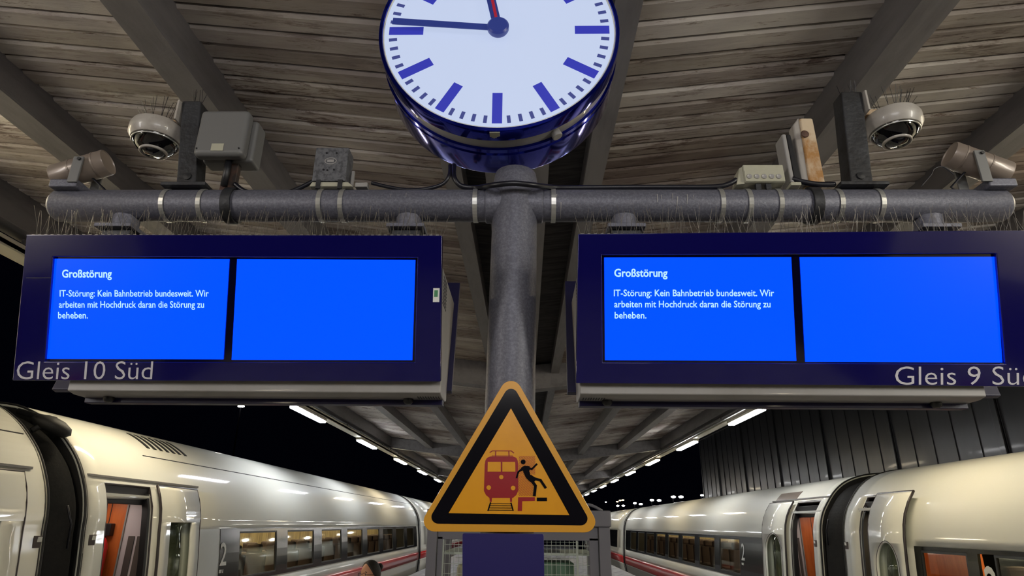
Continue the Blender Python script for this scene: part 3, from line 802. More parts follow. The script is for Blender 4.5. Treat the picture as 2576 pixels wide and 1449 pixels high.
def display(name_side, C, outer, opening, screens, body_px, label, seamx=None):
    A = at(outer['cx'], outer['ty'], Y=1.755); B = at(outer['cx'], outer['by'], Y=1.88)
    up = (A - B).normalized(); n = NX.cross(up).normalized(); n = -n if n.y > 0 else n
    pl = Plane(A, n)
    c = [pl.hit(*p) for p in outer['c']]   # TL TR BR BL
    yb = B.y; zbot = min(c[2].z, c[3].z); ztp = A.z
    root = thing('platform_display', label, 'display', ((c[2].x + c[3].x) / 2, 2.0, zbot), 'hanging platform displays')
    op = [pl.hit(*p) for p in opening]
    # front frame (ring) and recessed bezel glass
    MB().ringpoly([p - n * .022 for p in c], [p - n * .022 for p in op], n, .022).build('front_frame', M['navy'], root, bevel=.0025)
    MB().poly([p - n * .020 for p in op], n, .008).build('bezel', M['bezel'], root)
    pl2 = Plane(A - n * .010, n)
    scr = []
    for k, s in enumerate(screens):
        q = [pl2.hit(*p) for p in s['c']]
        o = MB().poly([p - n * .001 for p in q], n, .002).build('screen', M['screen'], root); scr.append(o)
        for (txt, x0, x1, yb_, cap, bold) in s.get('t', []):
            text_on('screen_text', txt, pl2.hit(x0, yb_), pl2.hit(x1, yb_), pl2.hit(x0, yb_ - cap), n * .0016, M['screent'], o, bold)
    for (txt, x0, x1, yb_, cap) in outer['t']:
        xe = x1 if not outer.get('skew') else x1
        text_on('track_lettering', txt, pl.hit(x0, yb_), pl.hit(xe, yb_), pl.hit(x0 + (outer.get('lean', 0)), yb_ - cap), n * .0012, M['letter'], root, -.006, True)
    # back plate mirrored in Y about the pole axis plane
    mir = lambda p: Vector((p.x, 2 * 1.975 - p.y, p.z))
    cb = [mir(p) for p in c]
    for k in ((1, 2) if C < 0 else (0, 3)): cb[k] = cb[k] + Vector((.015 if C < 0 else -.015, 0, 0))
    nb = Vector((n.x, -n.y, n.z))
    MB().poly([p - nb * .022 for p in cb], nb, .022).build('rear_frame', M['navyside'], root, bevel=.0025)
    # housing between the plates
    x0, x1 = body_px
    if C < 0: x1 -= .003
    else: x0 += .003
    f = lambda x, p0, o: Vector((x, p0.y + o, p0.z))
    zt, zb = c[0].z - .085, zbot + .004
    yfb = c[3].y + .022; yft = yfb + (c[0].y - c[3].y) * (zt - zbot) / (c[0].z - zbot)
    ybt = 3.95 - yft; ybb = 3.95 - yfb
    zk = zbot + .035
    yk = yft + (yfb - yft) * (zt - zk) / (zt - zb)
    h = MB()
    prof = [(yft, zt), (yfb, zb), (yfb + .0, zb - .03), (yfb + .03, zb - .036), (ybb - .03, zb - .036), (ybb, zb - .03), (ybb, zb), (ybt, zt)]
    vs = [(x0, a, z) for a, z in prof] + [(x1, a, z) for a, z in prof]; k = len(prof)
    h.add(vs, [tuple(range(k)), tuple(range(2 * k - 1, k - 1, -1))] + [(i, (i + 1) % k, k + (i + 1) % k, k + i) for i in range(k)])
    h.build('housing', M['lgrey'], root, bevel=.004)
    # service slot, feet, vents
    MB().box(x0 + .004, x1 - .004, (yfb + ybb) / 2 + .01, (yfb + ybb) / 2 + .045, zb - .052, zb - .034).build('bottom_groove', M['navyside'], root, bevel=.002)
    for xx in (x0 + .09, x1 - .11):
        MB().lathe((xx, yfb + .07, zb - .036), (0, 0, -1), [(.016, 0), (.016, .008), (.010, .016), (0, .016)], 16).build('bottom_plug', M['black'], root, smooth=True)
    xin = x1 if C < 0 else x0; sdx = 1 if C < 0 else -1
    b = MB()
    for i in range(8):
        for j in range(9):
            yy = yft + .04 + i * .011; zz = zt - .02 - j * .011
            b.box(*sorted((xin, xin + sdx * .0012)), yy, yy + .005, zz, zz + .005)
    b.build('vent_holes', M['black'], root, kind='stuff')
    b = MB()
    for i in range(9):
        xx = xin - sdx * (.012 + i * .008)
        b.box(xx, xx + .003, yfb + .03, yfb + .065, zb - .0375, zb - .0355)
    b.build('vent_slots', M['black'], root, kind='stuff')
    # hanging stubs up to the flanges
    for pxx in ((320, 1030) if C < 0 else (1568, 2332)):
        x = at(pxx, 545, Y=DP).x
        MB().box(x - .05, x + .05, DP - .04, DP + .03, zt - .01, zhang).build('hanging_stub', M['dsteel'], root, bevel=.003)
    if seamx:
        a, b_, d = seamx; q0, q1 = pl.hit(a, d), pl.hit(b_, d)
        MB().poly([q0, q1, q1 + up * .002, q0 + up * .002], n, .0006).build('frame_seam', M['black'], root)
    return root, pl, n, c, up


dl, plL, nL, cL, upL = display('left', -1, dict(cx=600, ty=591, by=959, c=[(66, 590), (1112, 592), (1108, 960), (31, 957)], lean=4,
                   t=[('Gleis 10 Süd', 41, 383, 954, 45)]),
        [(133, 645), (1050, 648), (1043, 912), (112, 910)],
        [dict(c=[(136, 651), (577, 652), (562, 904), (118, 903)], t=[('Großstörung', 157, 282, 698, 19, .022), ('IT-Störung: Kein Bahnbetrieb bundesweit. Wir', 151, 526, 746, 16, .012),
                                                                    ('arbeiten mit Hochdruck daran die Störung zu', 149, 514, 774, 16, .012), ('beheben.', 147, 222, 801, 16, .012)]),
         dict(c=[(597, 652), (1045, 654), (1037, 906), (583, 905)])],
        (at(172, 962, Y=1.9).x, at(1112, 962, Y=1.9).x), 'navy hanging display lettered Gleis 10 Süd with two blue screens, left of the post', (66, 128, 700))
dr, plR, nR, cR, upR = display('right', 1, dict(cx=2000, ty=584, by=969, c=[(1454, 588), (2612, 579), (2622, 973), (1449, 964)], lean=0,
                   t=[('Gleis 9 Süd', 2251, 2604, 968, 46)]),
        [(1514, 641), (2506, 637), (2530, 916), (1516, 912)],
        [dict(c=[(1520, 648), (1990, 647), (2003, 908), (1522, 906)], t=[('Großstörung', 1545, 1679, 696, 19, .022), ('IT-Störung: Kein Bahnbetrieb bundesweit. Wir', 1544, 1947, 745, 16, .012),
                                                                        ('arbeiten mit Hochdruck daran die Störung zu', 1545, 1938, 773, 16, .012), ('beheben.', 1546, 1626, 801, 16, .012)]),
         dict(c=[(2012, 647), (2502, 646), (2521, 912), (2026, 910)])],
        (at(1456, 965, Y=1.9).x, at(2478, 975, Y=1.9).x), 'navy hanging display lettered Gleis 9 Süd with two blue screens, right of the post', None)
# small inspection sticker on the left display's frame
q = [plL.hit(*p) for p in ((1090, 725), (1106, 725), (1105, 760), (1089, 760))]
MB().poly(q, nL, .001).build('sticker', M['white'], dl)
q = [plL.hit(*p) for p in ((1093, 730), (1102, 730), (1101, 747), (1092, 747))]
MB().poly(q, nL, .0016).build('sticker_print', M['green'], dl)


def spikes(label, xa, xb, base, n, hgt, seed, strip=True):
    r = random.Random(seed); b = MB()
    for i in range(n):
        x = xa + (xb - xa) * (i + r.random() * .6) / n; y0, z0 = base(x)
        d = Vector((r.uniform(-.35, .35), r.uniform(-.5, .35), 1)).normalized() * hgt * r.uniform(.75, 1.1)
        p = Vector((x, y0 + r.uniform(0, .02), z0)); m_ = p + d * .5 + Vector((r.uniform(-.006, .006), 0, 0)) * r.random(); b.tube([p, m_, p + d], .0006, 3)
    if strip:
        k = int((xb - xa) / .02)
        for i in range(k):
            x = xa + (xb - xa) * i / k; y0, z0 = base(x); b.box(x, x + .009, y0 - .004, y0 + .02, z0 - .001, z0 + .005)
    o = b.build('bird_spikes', M['spike']); return tag(o, label, 'bird spikes', None, 'stuff')


M['spike'] = mat('spike_wire', (120, 116, 110), .4, .6)
spikes('thin wire bird spikes bristling along the top of the left display', cL[0].x + .01, cL[1].x, lambda x: (cL[0].y + .012, cL[0].z), 190, .095, 3)
spikes('thin wire bird spikes bristling along the top of the right display', cR[0].x + .01, cR[1].x - .01, lambda x: (cR[0].y + .012, cR[0].z), 200, .095, 4)

# ================================================================== CLOCK
yf, ybk = 1.86, 2.14
cc = at(1255, 78, Y=yf); cc = Vector((cc.x, 0, cc.z))
Rr = (at(1553, 78, Y=yf).x - at(957, 78, Y=yf).x) / 2
zb_ = at(1252, 321, Y=yf).z; print('clock R', Rr, 'vertical', cc.z - zb_)
cc.z = (cc.z + zb_ + Rr) / 2 * .6 + cc.z * .4
cz = Vector((cc.x, yf, cc.z)); ck = thing('platform_clock', 'large round illuminated station clock with blue rim on the post top', 'clock', (cc.x, 2.0, cc.z - Rr))
Y_ = (0, 1, 0)
MB().lathe(cz, Y_, [(Rr * .975, .004), (Rr * .985, -.006), (Rr * 1.012, -.006), (Rr * 1.018, .004), (Rr * 1.018, .052), (Rr * 1.0, .060), (Rr * .975, .060)], 96, closed=True).build('front_rim', M['cnavy'], ck, angle=40)
MB().lathe(cz, Y_, [(Rr * .97, .052), (Rr * 1.0, .056), (Rr * 1.0, .108), (Rr * .97, .112)], 96, closed=True).build('middle_band', M['lgrey'], ck, angle=40)
MB().lathe(cz, Y_, [(Rr * .97, .108), (Rr * 1.022, .110), (Rr * 1.022, .128), (Rr * 1.006, .134), (Rr * 1.006, .142), (Rr * 1.018, .148), (Rr * 1.018, .266), (Rr * 1.012, .276), (Rr * .97, .276)], 96, closed=True).build('rear_drum', M['cnavy'], ck, angle=30)
MB().lathe(cz, Y_, [(0, .004), (Rr * .98, .004)], 96).build('clock_face', M['cface'], ck)
MB().lathe(cz, Y_, [(Rr * .970, -.001), (Rr * .98, -.003), (Rr * .98, .006), (Rr * .970, .006)], 96, closed=True).build('glass_ring', M['white'], ck, smooth=True)
MB().lathe(cz, Y_, [(0, .274), (Rr * .98, .274)], 96).build('rear_face', M['cface'], ck)
b = MB().box(-.018, .018, -.001, .001, Rr * .64, Rr * .93); hm = b.mesh('hour_mark', M['cmark'])
b = MB().box(-.0065, .0065, -.001, .001, Rr * .862, Rr * .93); mm = b.mesh('minute_mark', M['cminute'])
for k in range(60):
    o = bpy.data.objects.new('hour_mark' if k % 5 == 0 else 'minute_mark', hm if k % 5 == 0 else mm); COL.objects.link(o); o.parent = ck
    o.location = cz + Vector((0, .002, 0)) - ORG[ck]; o.rotation_euler = (0, 2 * math.pi * k / 60, 0)
cpl = Plane((cz.x, yf - .03, cz.z), (0, -1, 0)); hub = cpl.hit(1253, 68)


def hand(name, tip_px, w0, w1, back, depth, m, tip_len=None):
    p = Plane((0, yf - depth, 0), (0, -1, 0)); t = p.hit(*tip_px); h = Vector((hub.x, yf - depth, hub.z)); d = (t - h)
    if tip_len: d = d.normalized() * tip_len
    s = Vector((d.z, 0, -d.x)).normalized(); e = h - d.normalized() * back
    MB().poly([e - s * w0, h + d - s * w1, h + d + s * w1, e + s * w0], (0, -1, 0), .004).build(name, m, ck, bevel=.001)


hand('hour_hand', (1226, -40), .017, .017, 0, .018, M['chand'], Rr * .62)
hand('minute_hand', (988, 54), .0135, .0145, 0, .024, M['chand'])
hand('second_hand', (1232, -30), .0055, .0055, 0, .030, M['cred'], Rr * .60)
MB().lathe((hub.x, yf - .002, hub.z), (0, -1, 0), [(.020, 0), (.036, .012), (.040, .02), (.040, .036), (.034, .042), (0, .042)], 36).build('hub', M['chand'], ck, angle=35)
# closing latch and paint damage at the lowest point
lt = MB(); a0 = math.radians(28); pz = cz + Vector((math.sin(a0) * Rr * 1.0, .085, -math.cos(a0) * Rr * 1.0))
lt.cyl(pz + Vector((-.006, 0, .01)), pz + Vector((.010, 0, -.022)), .018, .020, 20); lt.build('latch_knob', M['lgrey'], ck, bevel=.004)
b = MB()
for i in range(6): b.box(cz.x - .025 + i * .006, cz.x - .019 + i * .006, yf - .002, yf + .034 - .004 * abs(i - 2), cz.z - Rr * 1.022, cz.z - Rr * 1.0165)
b.build('chipped_paint', M['cream'], ck)
pc = onaxis(ztop - .02)
MB().tube([pc + Vector((0, .02, 0)), pc + Vector((0, .10, .05)), pc + Vector((0, .165, .12)), pc + Vector((0, .175, .30))], .026, 12).build('clock_stem', M['galv'], ck, smooth=True)
MB().box(pc.x - .06, pc.x + .06, 2.136, 2.155, pc.z + .16, pc.z + .34).build('stem_plate', M['galv'], ck, bevel=.004)

# ================================================================== POST-TOP CAMERAS
def cam_post(side, base_px, top_px, w, dome_px, label_post, label_dome, sgn):
    a, b_ = at(*base_px, Y=DP), at(*top_px, Y=DP)
    a = Vector((a.x, DP, zp + pr - .002))
    p = thing('camera_post', label_post, 'post', a, 'square posts on the crossarm')
    hx, hy = w / 2, .035; d = b_ - a
    h = MB(); h.hexa([a + Vector(q) for q in ((-hx, -hy, .012), (hx, -hy, .012), (hx, hy, .012), (-hx, hy, .012))] + [b_ + Vector(q) for q in ((-hx, -hy, 0), (hx, -hy, 0), (hx, hy, 0), (-hx, hy, 0))])
    h.build('square_tube', M['dsteel'], p, bevel=.005)
    MB().box(a.x - hx - .045, a.x + hx + .045, DP - .055, DP + .055, a.z, a.z + .014).build('base_plate', M['dsteel'], p, bevel=.003)
    for ox in (-1, 1):
        MB().cyl((a.x + ox * (hx + .025), DP - .02, a.z + .012), (a.x + ox * (hx + .025), DP - .02, a.z + .026), .008, n=6).build('bolt', M['steel'], p)
    MB().lathe((a.x + .0, DP - hy, a.z + .045), (0, -1, 0), [(.014, 0), (.014, .004), (0, .005)], 14).build('cable_grommet', M['black'], p)
    # side plate carrying the dome
    side_x = b_.x + sgn * hx
    MB().box(*sorted((side_x, side_x + sgn * .008)), DP - .05, DP + .05, b_.z - .09, b_.z - .005).build('mounting_plate', M['domew'], p, bevel=.002)
    # dome camera
    yd = 2.02; c = at(*dome_px, Y=yd)
    D = thing('dome_camera', label_dome, 'camera', c, 'dome cameras on the crossarm posts')
    rr = .098
    MB().box(*sorted((side_x + sgn * .009, c.x)), yd - .018, yd + .018, c.z + .030, c.z + .055).build('bracket_arm', M['rust'], D, bevel=.004)
    MB().cyl(c + Vector((0, 0, .02)), c + Vector((0, 0, .052)), .055, .04, 24).build('top_cap', M['rust'], D, smooth=True)
    MB().lathe(c, (0, 0, 1), [(rr * .80, -.036), (rr * .88, -.036), (rr, -.016), (rr, .014), (rr * .93, .030), (rr * .6, .036), (0, .036)], 48).build('housing_ring', M['domew'], D, angle=35)
    MB().lathe(c + Vector((0, 0, -.034)), (0, 0, -1), [(rr * .82, 0), (rr * .80, .012), (rr * .62, .034), (rr * .47, .044)], 40).build('glass_dome', M['domeb'], D, smooth=True)
    MB().lathe(c + Vector((0, 0, -.078)), (0, 0, -1), [(rr * .50, -.002), (rr * .50, .005), (rr * .44, .007), (rr * .42, 0)], 40).build('lens_ring', M['domew'], D, smooth=True)
    MB().lathe(c + Vector((0, 0, -.076)), (0, 0, -1), [(rr * .44, 0), (rr * .3, .012), (0, .018)], 32).build('lens', M['domeb'], D, smooth=True)
    MB().lathe(c + Vector((0, 0, -.036)), (0, 0, -1), [(rr * .80, .0), (rr * .86, .006), (rr * .83, .010), (rr * .78, .004)], 40, closed=True).build('bezel_ring', M['steel'], D, smooth=True)
    r = random.Random(int(c.x * 100)); s = MB()
    for k in range(34):
        an = r.uniform(0, 2 * math.pi); q = c + Vector((math.cos(an) * .05, math.sin(an) * .05, .036))
        s.tube([q, q + Vector((math.cos(an) * .03 + r.uniform(-.02, .02), math.sin(an) * .03, r.uniform(.05, .09)))], .0009, 3)
    for k in range(7):
        q = b_ + Vector((r.uniform(-hx, hx), 0, 0)); s.tube([q, q + Vector((r.uniform(-.01, .01), r.uniform(-.03, .01), .06))], .0011, 3)
    tag(s.build('bird_spikes', M['cable']), 'thin dark bird spikes above the %s dome camera' % side, 'bird spikes', None, 'stuff')


cam_post('left', (483, 460), (493, 268), .072, (397, 338), 'dark square steel post on the left crossarm beside the grey control box',
         'white-rimmed black dome camera left of the grey control box', -1)
cam_post('right', (2152, 452), (2131, 245), .078, (2246, 312), 'dark square steel post on the right crossarm beside the rusty unit',
         'white-rimmed black dome camera at the right, bigger and clearer of the two', 1)

# control box left
a = at(562, 338, Y=1.93); bx = thing('control_box', 'rounded grey control box on a rusty bracket above the left crossarm', 'box', (a.x, 1.96, zp + pr))
t0, t1 = at(506, 275, Y=1.90), at(608, 388, Y=1.90)
MB().box(t0.x, t1.x, 1.90, 1.95, t1.z, t0.z).build('cover', M['boxg'] if 'boxg' in M else M.setdefault('boxg', mat('box_grey', (98, 98, 97), .45)), bx, bevel=.018, seg=4)
MB().box(t0.x + .008, t1.x + .014, 1.952, 2.03, t1.z + .004, t0.z - .012).build('rear_case', M['boxg'], bx, bevel=.012)
q0, q1 = at(533, 361, Y=1.899), at(560, 379, Y=1.899)
MB().box(q0.x, q1.x, 1.8985, 1.9005, q1.z, q0.z).build('label_plate', M['cream'], bx)
text_on('label_print', 'MMMMM', Vector((q0.x + .004, 1.898, (q0.z + q1.z) / 2 - .003)), Vector((q1.x - .004, 1.898, (q0.z + q1.z) / 2 - .003)), Vector((q0.x + .004, 1.898, (q0.z + q1.z) / 2 + .003)), Vector((0, -.0002, 0)), M['vgrey'], bx) if False else None
for s_ in (-1, 1):
    xs_ = (t0.x + t1.x) / 2 + s_ * (t1.x - t0.x) * .42
    MB().cyl((xs_, 1.898, t1.z + .025), (xs_, 1.902, t1.z + .025), .003, n=10).build('screw', M['black'], bx)
xs_ = at(583, 430, Y=1.98).x
MB().box(xs_ - .028, xs_ + .026, 1.97, 1.995, zp + pr - .01, t1.z + .05).build('support_bracket', M['rustd'] if 'rustd' in M else M.setdefault('rustd', mat('rust_dark', (84, 56, 42), .7, noise=(20, (40, 32, 28), .4, .6))), bx, bevel=.003)
MB().cyl((xs_ - .005, 1.955, zp + pr), (xs_ + .0, 1.95, t1.z + .02), .012, n=12).build('cable_gland', M['black'], bx, smooth=True)

# small loudspeaker box (perforated grey) with cream foot
a0_, a1_ = at(795, 371, Y=1.95), at(868, 455, Y=1.95)
sb = thing('sensor_box', 'small mottled grey square box with screws on a cream foot', 'box', ((a0_.x + a1_.x) / 2, 1.98, zp + pr))
MB().box(a0_.x, a1_.x, 1.95, 2.02, a1_.z, a0_.z).build('case', M['galvd'] if 'galvd' in M else M.setdefault('galvd', mat('galv_dark', (92, 93, 97), .6, .2, noise=(60, (62, 62, 66), .45, .6))), sb, bevel=.004)
cx_, cz_ = (a0_.x + a1_.x) / 2, (a0_.z + a1_.z) / 2
b = MB(); b.ringpoly([(cx_ + math.cos(t) * .022, 1.9495, cz_ + .012 + math.sin(t) * .014) for t in [i * math.pi / 12 for i in range(24)]], [(cx_ + math.cos(t) * .019, 1.9495, cz_ + .012 + math.sin(t) * .011) for t in [i * math.pi / 12 for i in range(24)]], (0, -1, 0), .001)
b.build('oval_emblem', M['lgrey'], sb)
MB().box(cx_ - .012, cx_ + .012, 1.948, 1.9495, cz_ + .007, cz_ + .017).build('emblem_bar', M['lgrey'], sb)
for ox, oz in ((-.018, .045), (.018, .045), (-.022, -.024), (.016, -.024), (-.008, -.026)):
    MB().cyl((cx_ + ox, 1.9475, cz_ + oz), (cx_ + ox, 1.9505, cz_ + oz), .0035, n=10).build('screw', M['black'], sb)
z0_ = zp + pr - .006; MB().hexa([(a0_.x - .006, 1.95, z0_), (a1_.x + .03, 1.95, z0_), (a1_.x + .03, 2.03, z0_), (a0_.x - .006, 2.03, z0_),
           (a0_.x + .002, 1.95, a1_.z - .004), (a1_.x + .012, 1.95, a1_.z - .004), (a1_.x + .012, 2.03, a1_.z - .004), (a0_.x + .002, 2.03, a1_.z - .004)]).build('foot', M['cream'], sb, bevel=.003)
for pxx in (800, 855):
    x = at(pxx, 470, Y=DP - .05).x
    MB().box(x - .008, x + .008, 1.945, 1.952, z0_ - .01, z0_ + .025).build('strap_end', M['dsteel'], sb)
e = at(905, 468, Y=1.98); MB().box(a1_.x + .03, e.x + .03, 1.97, 2.0, e.z - .008, e.z + .010).build('side_bracket', M['lgrey'], sb, bevel=.003)
e = at(888, 450, Y=1.99); MB().box(e.x - .005, e.x + .004, 1.985, 1.995, zp + pr, e.z + .03).build('upright_tab', M['lgrey'], sb)

# right side: junction box, rusty unit, antenna panel
t0, t1 = at(1868, 414, Y=1.95), at(1977, 458, Y=1.95)
jb = thing('junction_box', 'cream junction box with five round knockouts on the right crossarm', 'box', ((t0.x + t1.x) / 2, 1.98, t1.z))
MB().box(t0.x - .0, t1.x, 1.95, 2.03, t1.z, t0.z).build('case', M['cream'], jb, bevel=.004)
MB().box(t0.x + .002, t1.x - .002, 1.947, 1.951, t1.z + .003, t0.z - .026).build('front_lip', M['cream'], jb, bevel=.001)
kx = [1885, 1904, 1922, 1941, 1959]
for k in kx:
    c = at(k, 444, Y=1.947); MB().lathe((c.x, 1.947, c.z), (0, -1, 0), [(.0085, 0), (.0095, .0018), (.0075, .0022), (.0065, .0008), (0, .0008)], 20).build('knockout', M['lgrey'], jb, smooth=True)
MB().hexa([(t0.x - .026, 1.96, t1.z - .004), (t0.x, 1.955, t1.z - .004), (t0.x, 2.02, t1.z - .004), (t0.x - .026, 2.02, t1.z - .004), (t0.x - .008, 1.965, t0.z - .006), (t0.x, 1.96, t0.z - .004), (t0.x, 2.02, t0.z - .004), (t0.x - .008, 2.02, t0.z - .006)]).build('side_flange', M['cream'], jb)
for s_ in (.35, .6):
    x = t0.x + (t1.x - t0.x) * s_; MB().box(x - .009, x + .009, 1.96, 1.975, zp + pr - .02, t1.z + .002).build('mounting_lug', M['dsteel'], jb)
e = at(1998, 466, Y=1.96); MB().box(e.x - .015, e.x + .022, 1.95, 2.0, zp + pr - .002, e.z + .008).build('clip', M['cream'], jb, bevel=.003)
ru0, ru1 = at(2023, 308, Y=DP), at(2040, 455, Y=DP)
ru = thing('rusty_unit', 'upright cream unit with peeling rusty face beside the right post', 'box', (ru1.x, DP, zp + pr), kind='thing')
h = MB(); h.hexa([ru1 + Vector(q) for q in ((-.022, -.03, -.03), (.036, -.03, -.03), (.036, .03, -.03), (-.022, .03, -.03))] + [ru0 + Vector(q) for q in ((-.030, -.03, 0), (.020, -.03, 0), (.020, .03, 0), (-.030, .03, 0))])
h.build('rusty_face', M['rust'], ru, bevel=.008)
h = MB(); h.hexa([ru1 + Vector(q) for q in ((-.044, -.015, -.02), (-.018, -.025, -.02), (-.018, .03, -.02), (-.044, .03, -.02))] + [ru0 + Vector(q) for q in ((-.050, -.015, -.02), (-.028, -.025, .008), (-.028, .03, .008), (-.050, .03, -.02))])
h.build('side_case', M['domew'], ru, bevel=.006)
MB().lathe(at(2024, 338, Y=DP - .031), (0, -1, 0), [(.013, 0), (.015, .003), (.010, .005), (.0, .005)], 18).build('round_cap', M['rustd'], ru, smooth=True)
an0, an1 = at(1963, 350, Y=DP), at(1992, 452, Y=DP)
an = thing('antenna_panel', 'slim pale panel with black back between junction box and rusty unit', 'panel', (an1.x, DP, zp + pr), kind='thing')
h = MB(); h.hexa([an1 + Vector(q) for q in ((-.022, -.035, -.03), (-.006, -.035, -.03), (-.006, .035, -.03), (-.022, .035, -.03))] + [an0 + Vector(q) for q in ((-.008, -.035, .0), (.008, -.035, .0), (.008, .035, .0), (-.008, .035, 0))])
h.build('face_panel', M['lgrey'], an, bevel=.006)
h = MB(); h.hexa([an1 + Vector(q) for q in ((-.004, -.03, -.035), (.024, -.03, -.035), (.024, .03, -.035), (-.004, .03, -.035))] + [an0 + Vector(q) for q in ((.010, -.03, .0), (.026, -.03, .0), (.026, .03, .0), (.010, .03, 0))])
h.build('rear_body', M['black'], an, bevel=.004)


# tube loudspeakers at both ends
def tube_speaker(side, e0, e1, y0_, y1_, bracket_px, label, blk):
    a, b_ = at(*e0, Y=y0_), at(*e1, Y=y1_); c = (a + b_) / 2
    s = thing('tube_loudspeaker', label, 'loudspeaker', c, 'tube loudspeakers at the ends of the crossarm'); d = (b_ - a).normalized()
    MB().lathe(a, d, [(.0, .004), (.044, .004), (.046, 0), (.048, .004), (.048, (b_ - a).length - .004), (.046, (b_ - a).length), (.044, (b_ - a).length - .004), (.0, (b_ - a).length - .004)], 36).build('barrel', M['tube'], s, angle=35)
    for k in (.18, .62):
        MB().lathe(a + d * (b_ - a).length * k, d, [(.0482, 0), (.0495, 0), (.0495, .006), (.0482, .006)], 36, closed=True).build('seam_ring', M['tube'], s)
    r_ = at(*bracket_px, Y=c.y - .05)
    MB().box(r_.x - .018, r_.x + .018, c.y - .062, c.y - .054, zp + pr - .005, c.z + .02).build('bracket_arm', M['boxg'], s, bevel=.002)
    MB().box(r_.x - .018, r_.x + .018, c.y + .05, c.y + .058, zp + pr - .005, c.z + .02).build('bracket_arm', M['boxg'], s, bevel=.002)
    MB().cyl((r_.x + .006, c.y - .068, c.z + .008), (r_.x + .006, c.y - .048, c.z + .008), .006, n=8).build('pivot_bolt', M['black'], s)
    x0, x1 = at(blk[0], 480, Y=DP).x, at(blk[1], 480, Y=DP).x
    MB().box(x0, x1, c.y - .055, c.y + .06, zp + pr - .02, zp + pr + .012).build('saddle', M['galv'], s, bevel=.006)
    e = a + Vector((0, 0, -.045)); f_ = Vector((r_.x + (.05 if side == 'left' else -.05), DP, zp + pr))
    MB().tube([e + d * .05, (e + f_) / 2 + Vector((0, .03, -.02)), f_], .004, 6).build('speaker_lead', M['cable'], s, smooth=True)


tube_speaker('left', (272, 408), (140, 448), 1.98, 1.98, (194, 430), 'taupe tube loudspeaker tilted on the left end of the crossarm', (160, 228))
tube_speaker('right', (2388, 388), (2532, 440), 1.98, 1.98, (2470, 425), 'taupe tube loudspeaker tilted on the right end of the crossarm', (2450, 2520))


# cables
def cable(label, pts, r=.008, y=None):
    P = [at(p[0], p[1], Y=(p[2] if len(p) > 2 else 1.97)) for p in pts]
    # Catmull-Rom
    out = []
    for i in range(len(P) - 1):
        p0, p1, p2, p3 = P[max(i - 1, 0)], P[i], P[i + 1], P[min(i + 2, len(P) - 1)]
        for k in range(6):
            t = k / 6; out.append(.5 * ((2 * p1) + (-p0 + p2) * t + (2 * p0 - 5 * p1 + 4 * p2 - p3) * t * t + (-p0 + 3 * p1 - 3 * p2 + p3) * t ** 3))
    out.append(P[-1]); c = MB().tube(out, r, 8).build('cable', M['cable'], smooth=True)
    return tag(c, label, 'cable')


cable('black cable sagging between the grey control box and mottled sensor box', [(590, 462), (615, 480), (660, 492), (705, 490), (745, 477), (790, 455)], .008)
cable('black cable from the sensor box running to the left of the clock post', [(935, 460), (975, 470), (1025, 478), (1075, 475), (1115, 462), (1130, 440), (1132, 416, 2.02)], .007)
cable('thick black cable looping over the post and along the right crossarm', [(1142, 416, 2.02), (1142, 445), (1160, 468), (1200, 472), (1240, 466, 1.90), (1290, 461, 1.88), (1345, 466, 1.90), (1400, 472), (1500, 472), (1600, 471), (1700, 471), (1800, 470), (1835, 462), (1852, 452)], .0095)
cable('short black cable from the pale panel to the right post foot', [(1992, 450), (2020, 458), (2060, 464), (2100, 464)], .010)
cable('thin dark loop of wire beside the right tube loudspeaker', [(2318, 468), (2342, 440), (2350, 425), (2372, 420), (2400, 440)], .0022)

# ================================================================== WARNING TRIANGLE
yt = 1.895; TP = Plane((0, yt, 0), (0, -1, 0)); NN = Vector((0, -1, 0))
tri = thing('warning_sign', 'yellow and black triangular warning sign showing train and falling person', 'sign', TP.hit(1284, 1335))
H = lambda pts, off=0.: [TP.hit(x, y, 0) + NN * off for x, y in pts]
MB().poly(H(rounded([(1286, 932), (1046, 1337), (1517, 1340)], 27, 8)), NN, .004).build('base_plate', M['yedge'], tri, bevel=.001)
MB().poly(H(rounded([(1286, 962), (1073, 1317), (1490, 1322)], 17, 8), .004), NN, .0007).build('black_border', M['sblack'], tri)
MB().poly(H([(1285.5, 1028), (1129, 1291), (1432, 1296)], .0047), NN, .0006).build('yellow_field', M['yellow'], tri)
Z3 = lambda pts: [(1050 + x / 2.964, 960 + y / 2.964) for x, y in pts]


def pic(name, polys, m, off=.0053, th=.0005, lines=()):
    b = MB()
    for k, p in enumerate(polys): b.poly(H(Z3(p), off + .00004 * k), NN, th)
    for k, (pts, wd) in enumerate(lines):
        for (xa, ya_), (xb, yb_) in zip(pts, pts[1:]):
            L_ = math.hypot(xb - xa, yb_ - ya_); nx, ny = -(yb_ - ya_) / L_ * wd / 2, (xb - xa) / L_ * wd / 2; ex, ey = (xb - xa) / L_ * wd * .25, (yb_ - ya_) / L_ * wd * .25
            b.poly(H(Z3([(xa + nx - ex, ya_ + ny - ey), (xb + nx + ex, yb_ + ny + ey), (xb - nx + ex, yb_ - ny + ey), (xa - nx - ex, ya_ - ny - ey)]), off + .00003 * (k % 7)), NN, th)
    return b.build(name, m, tri)


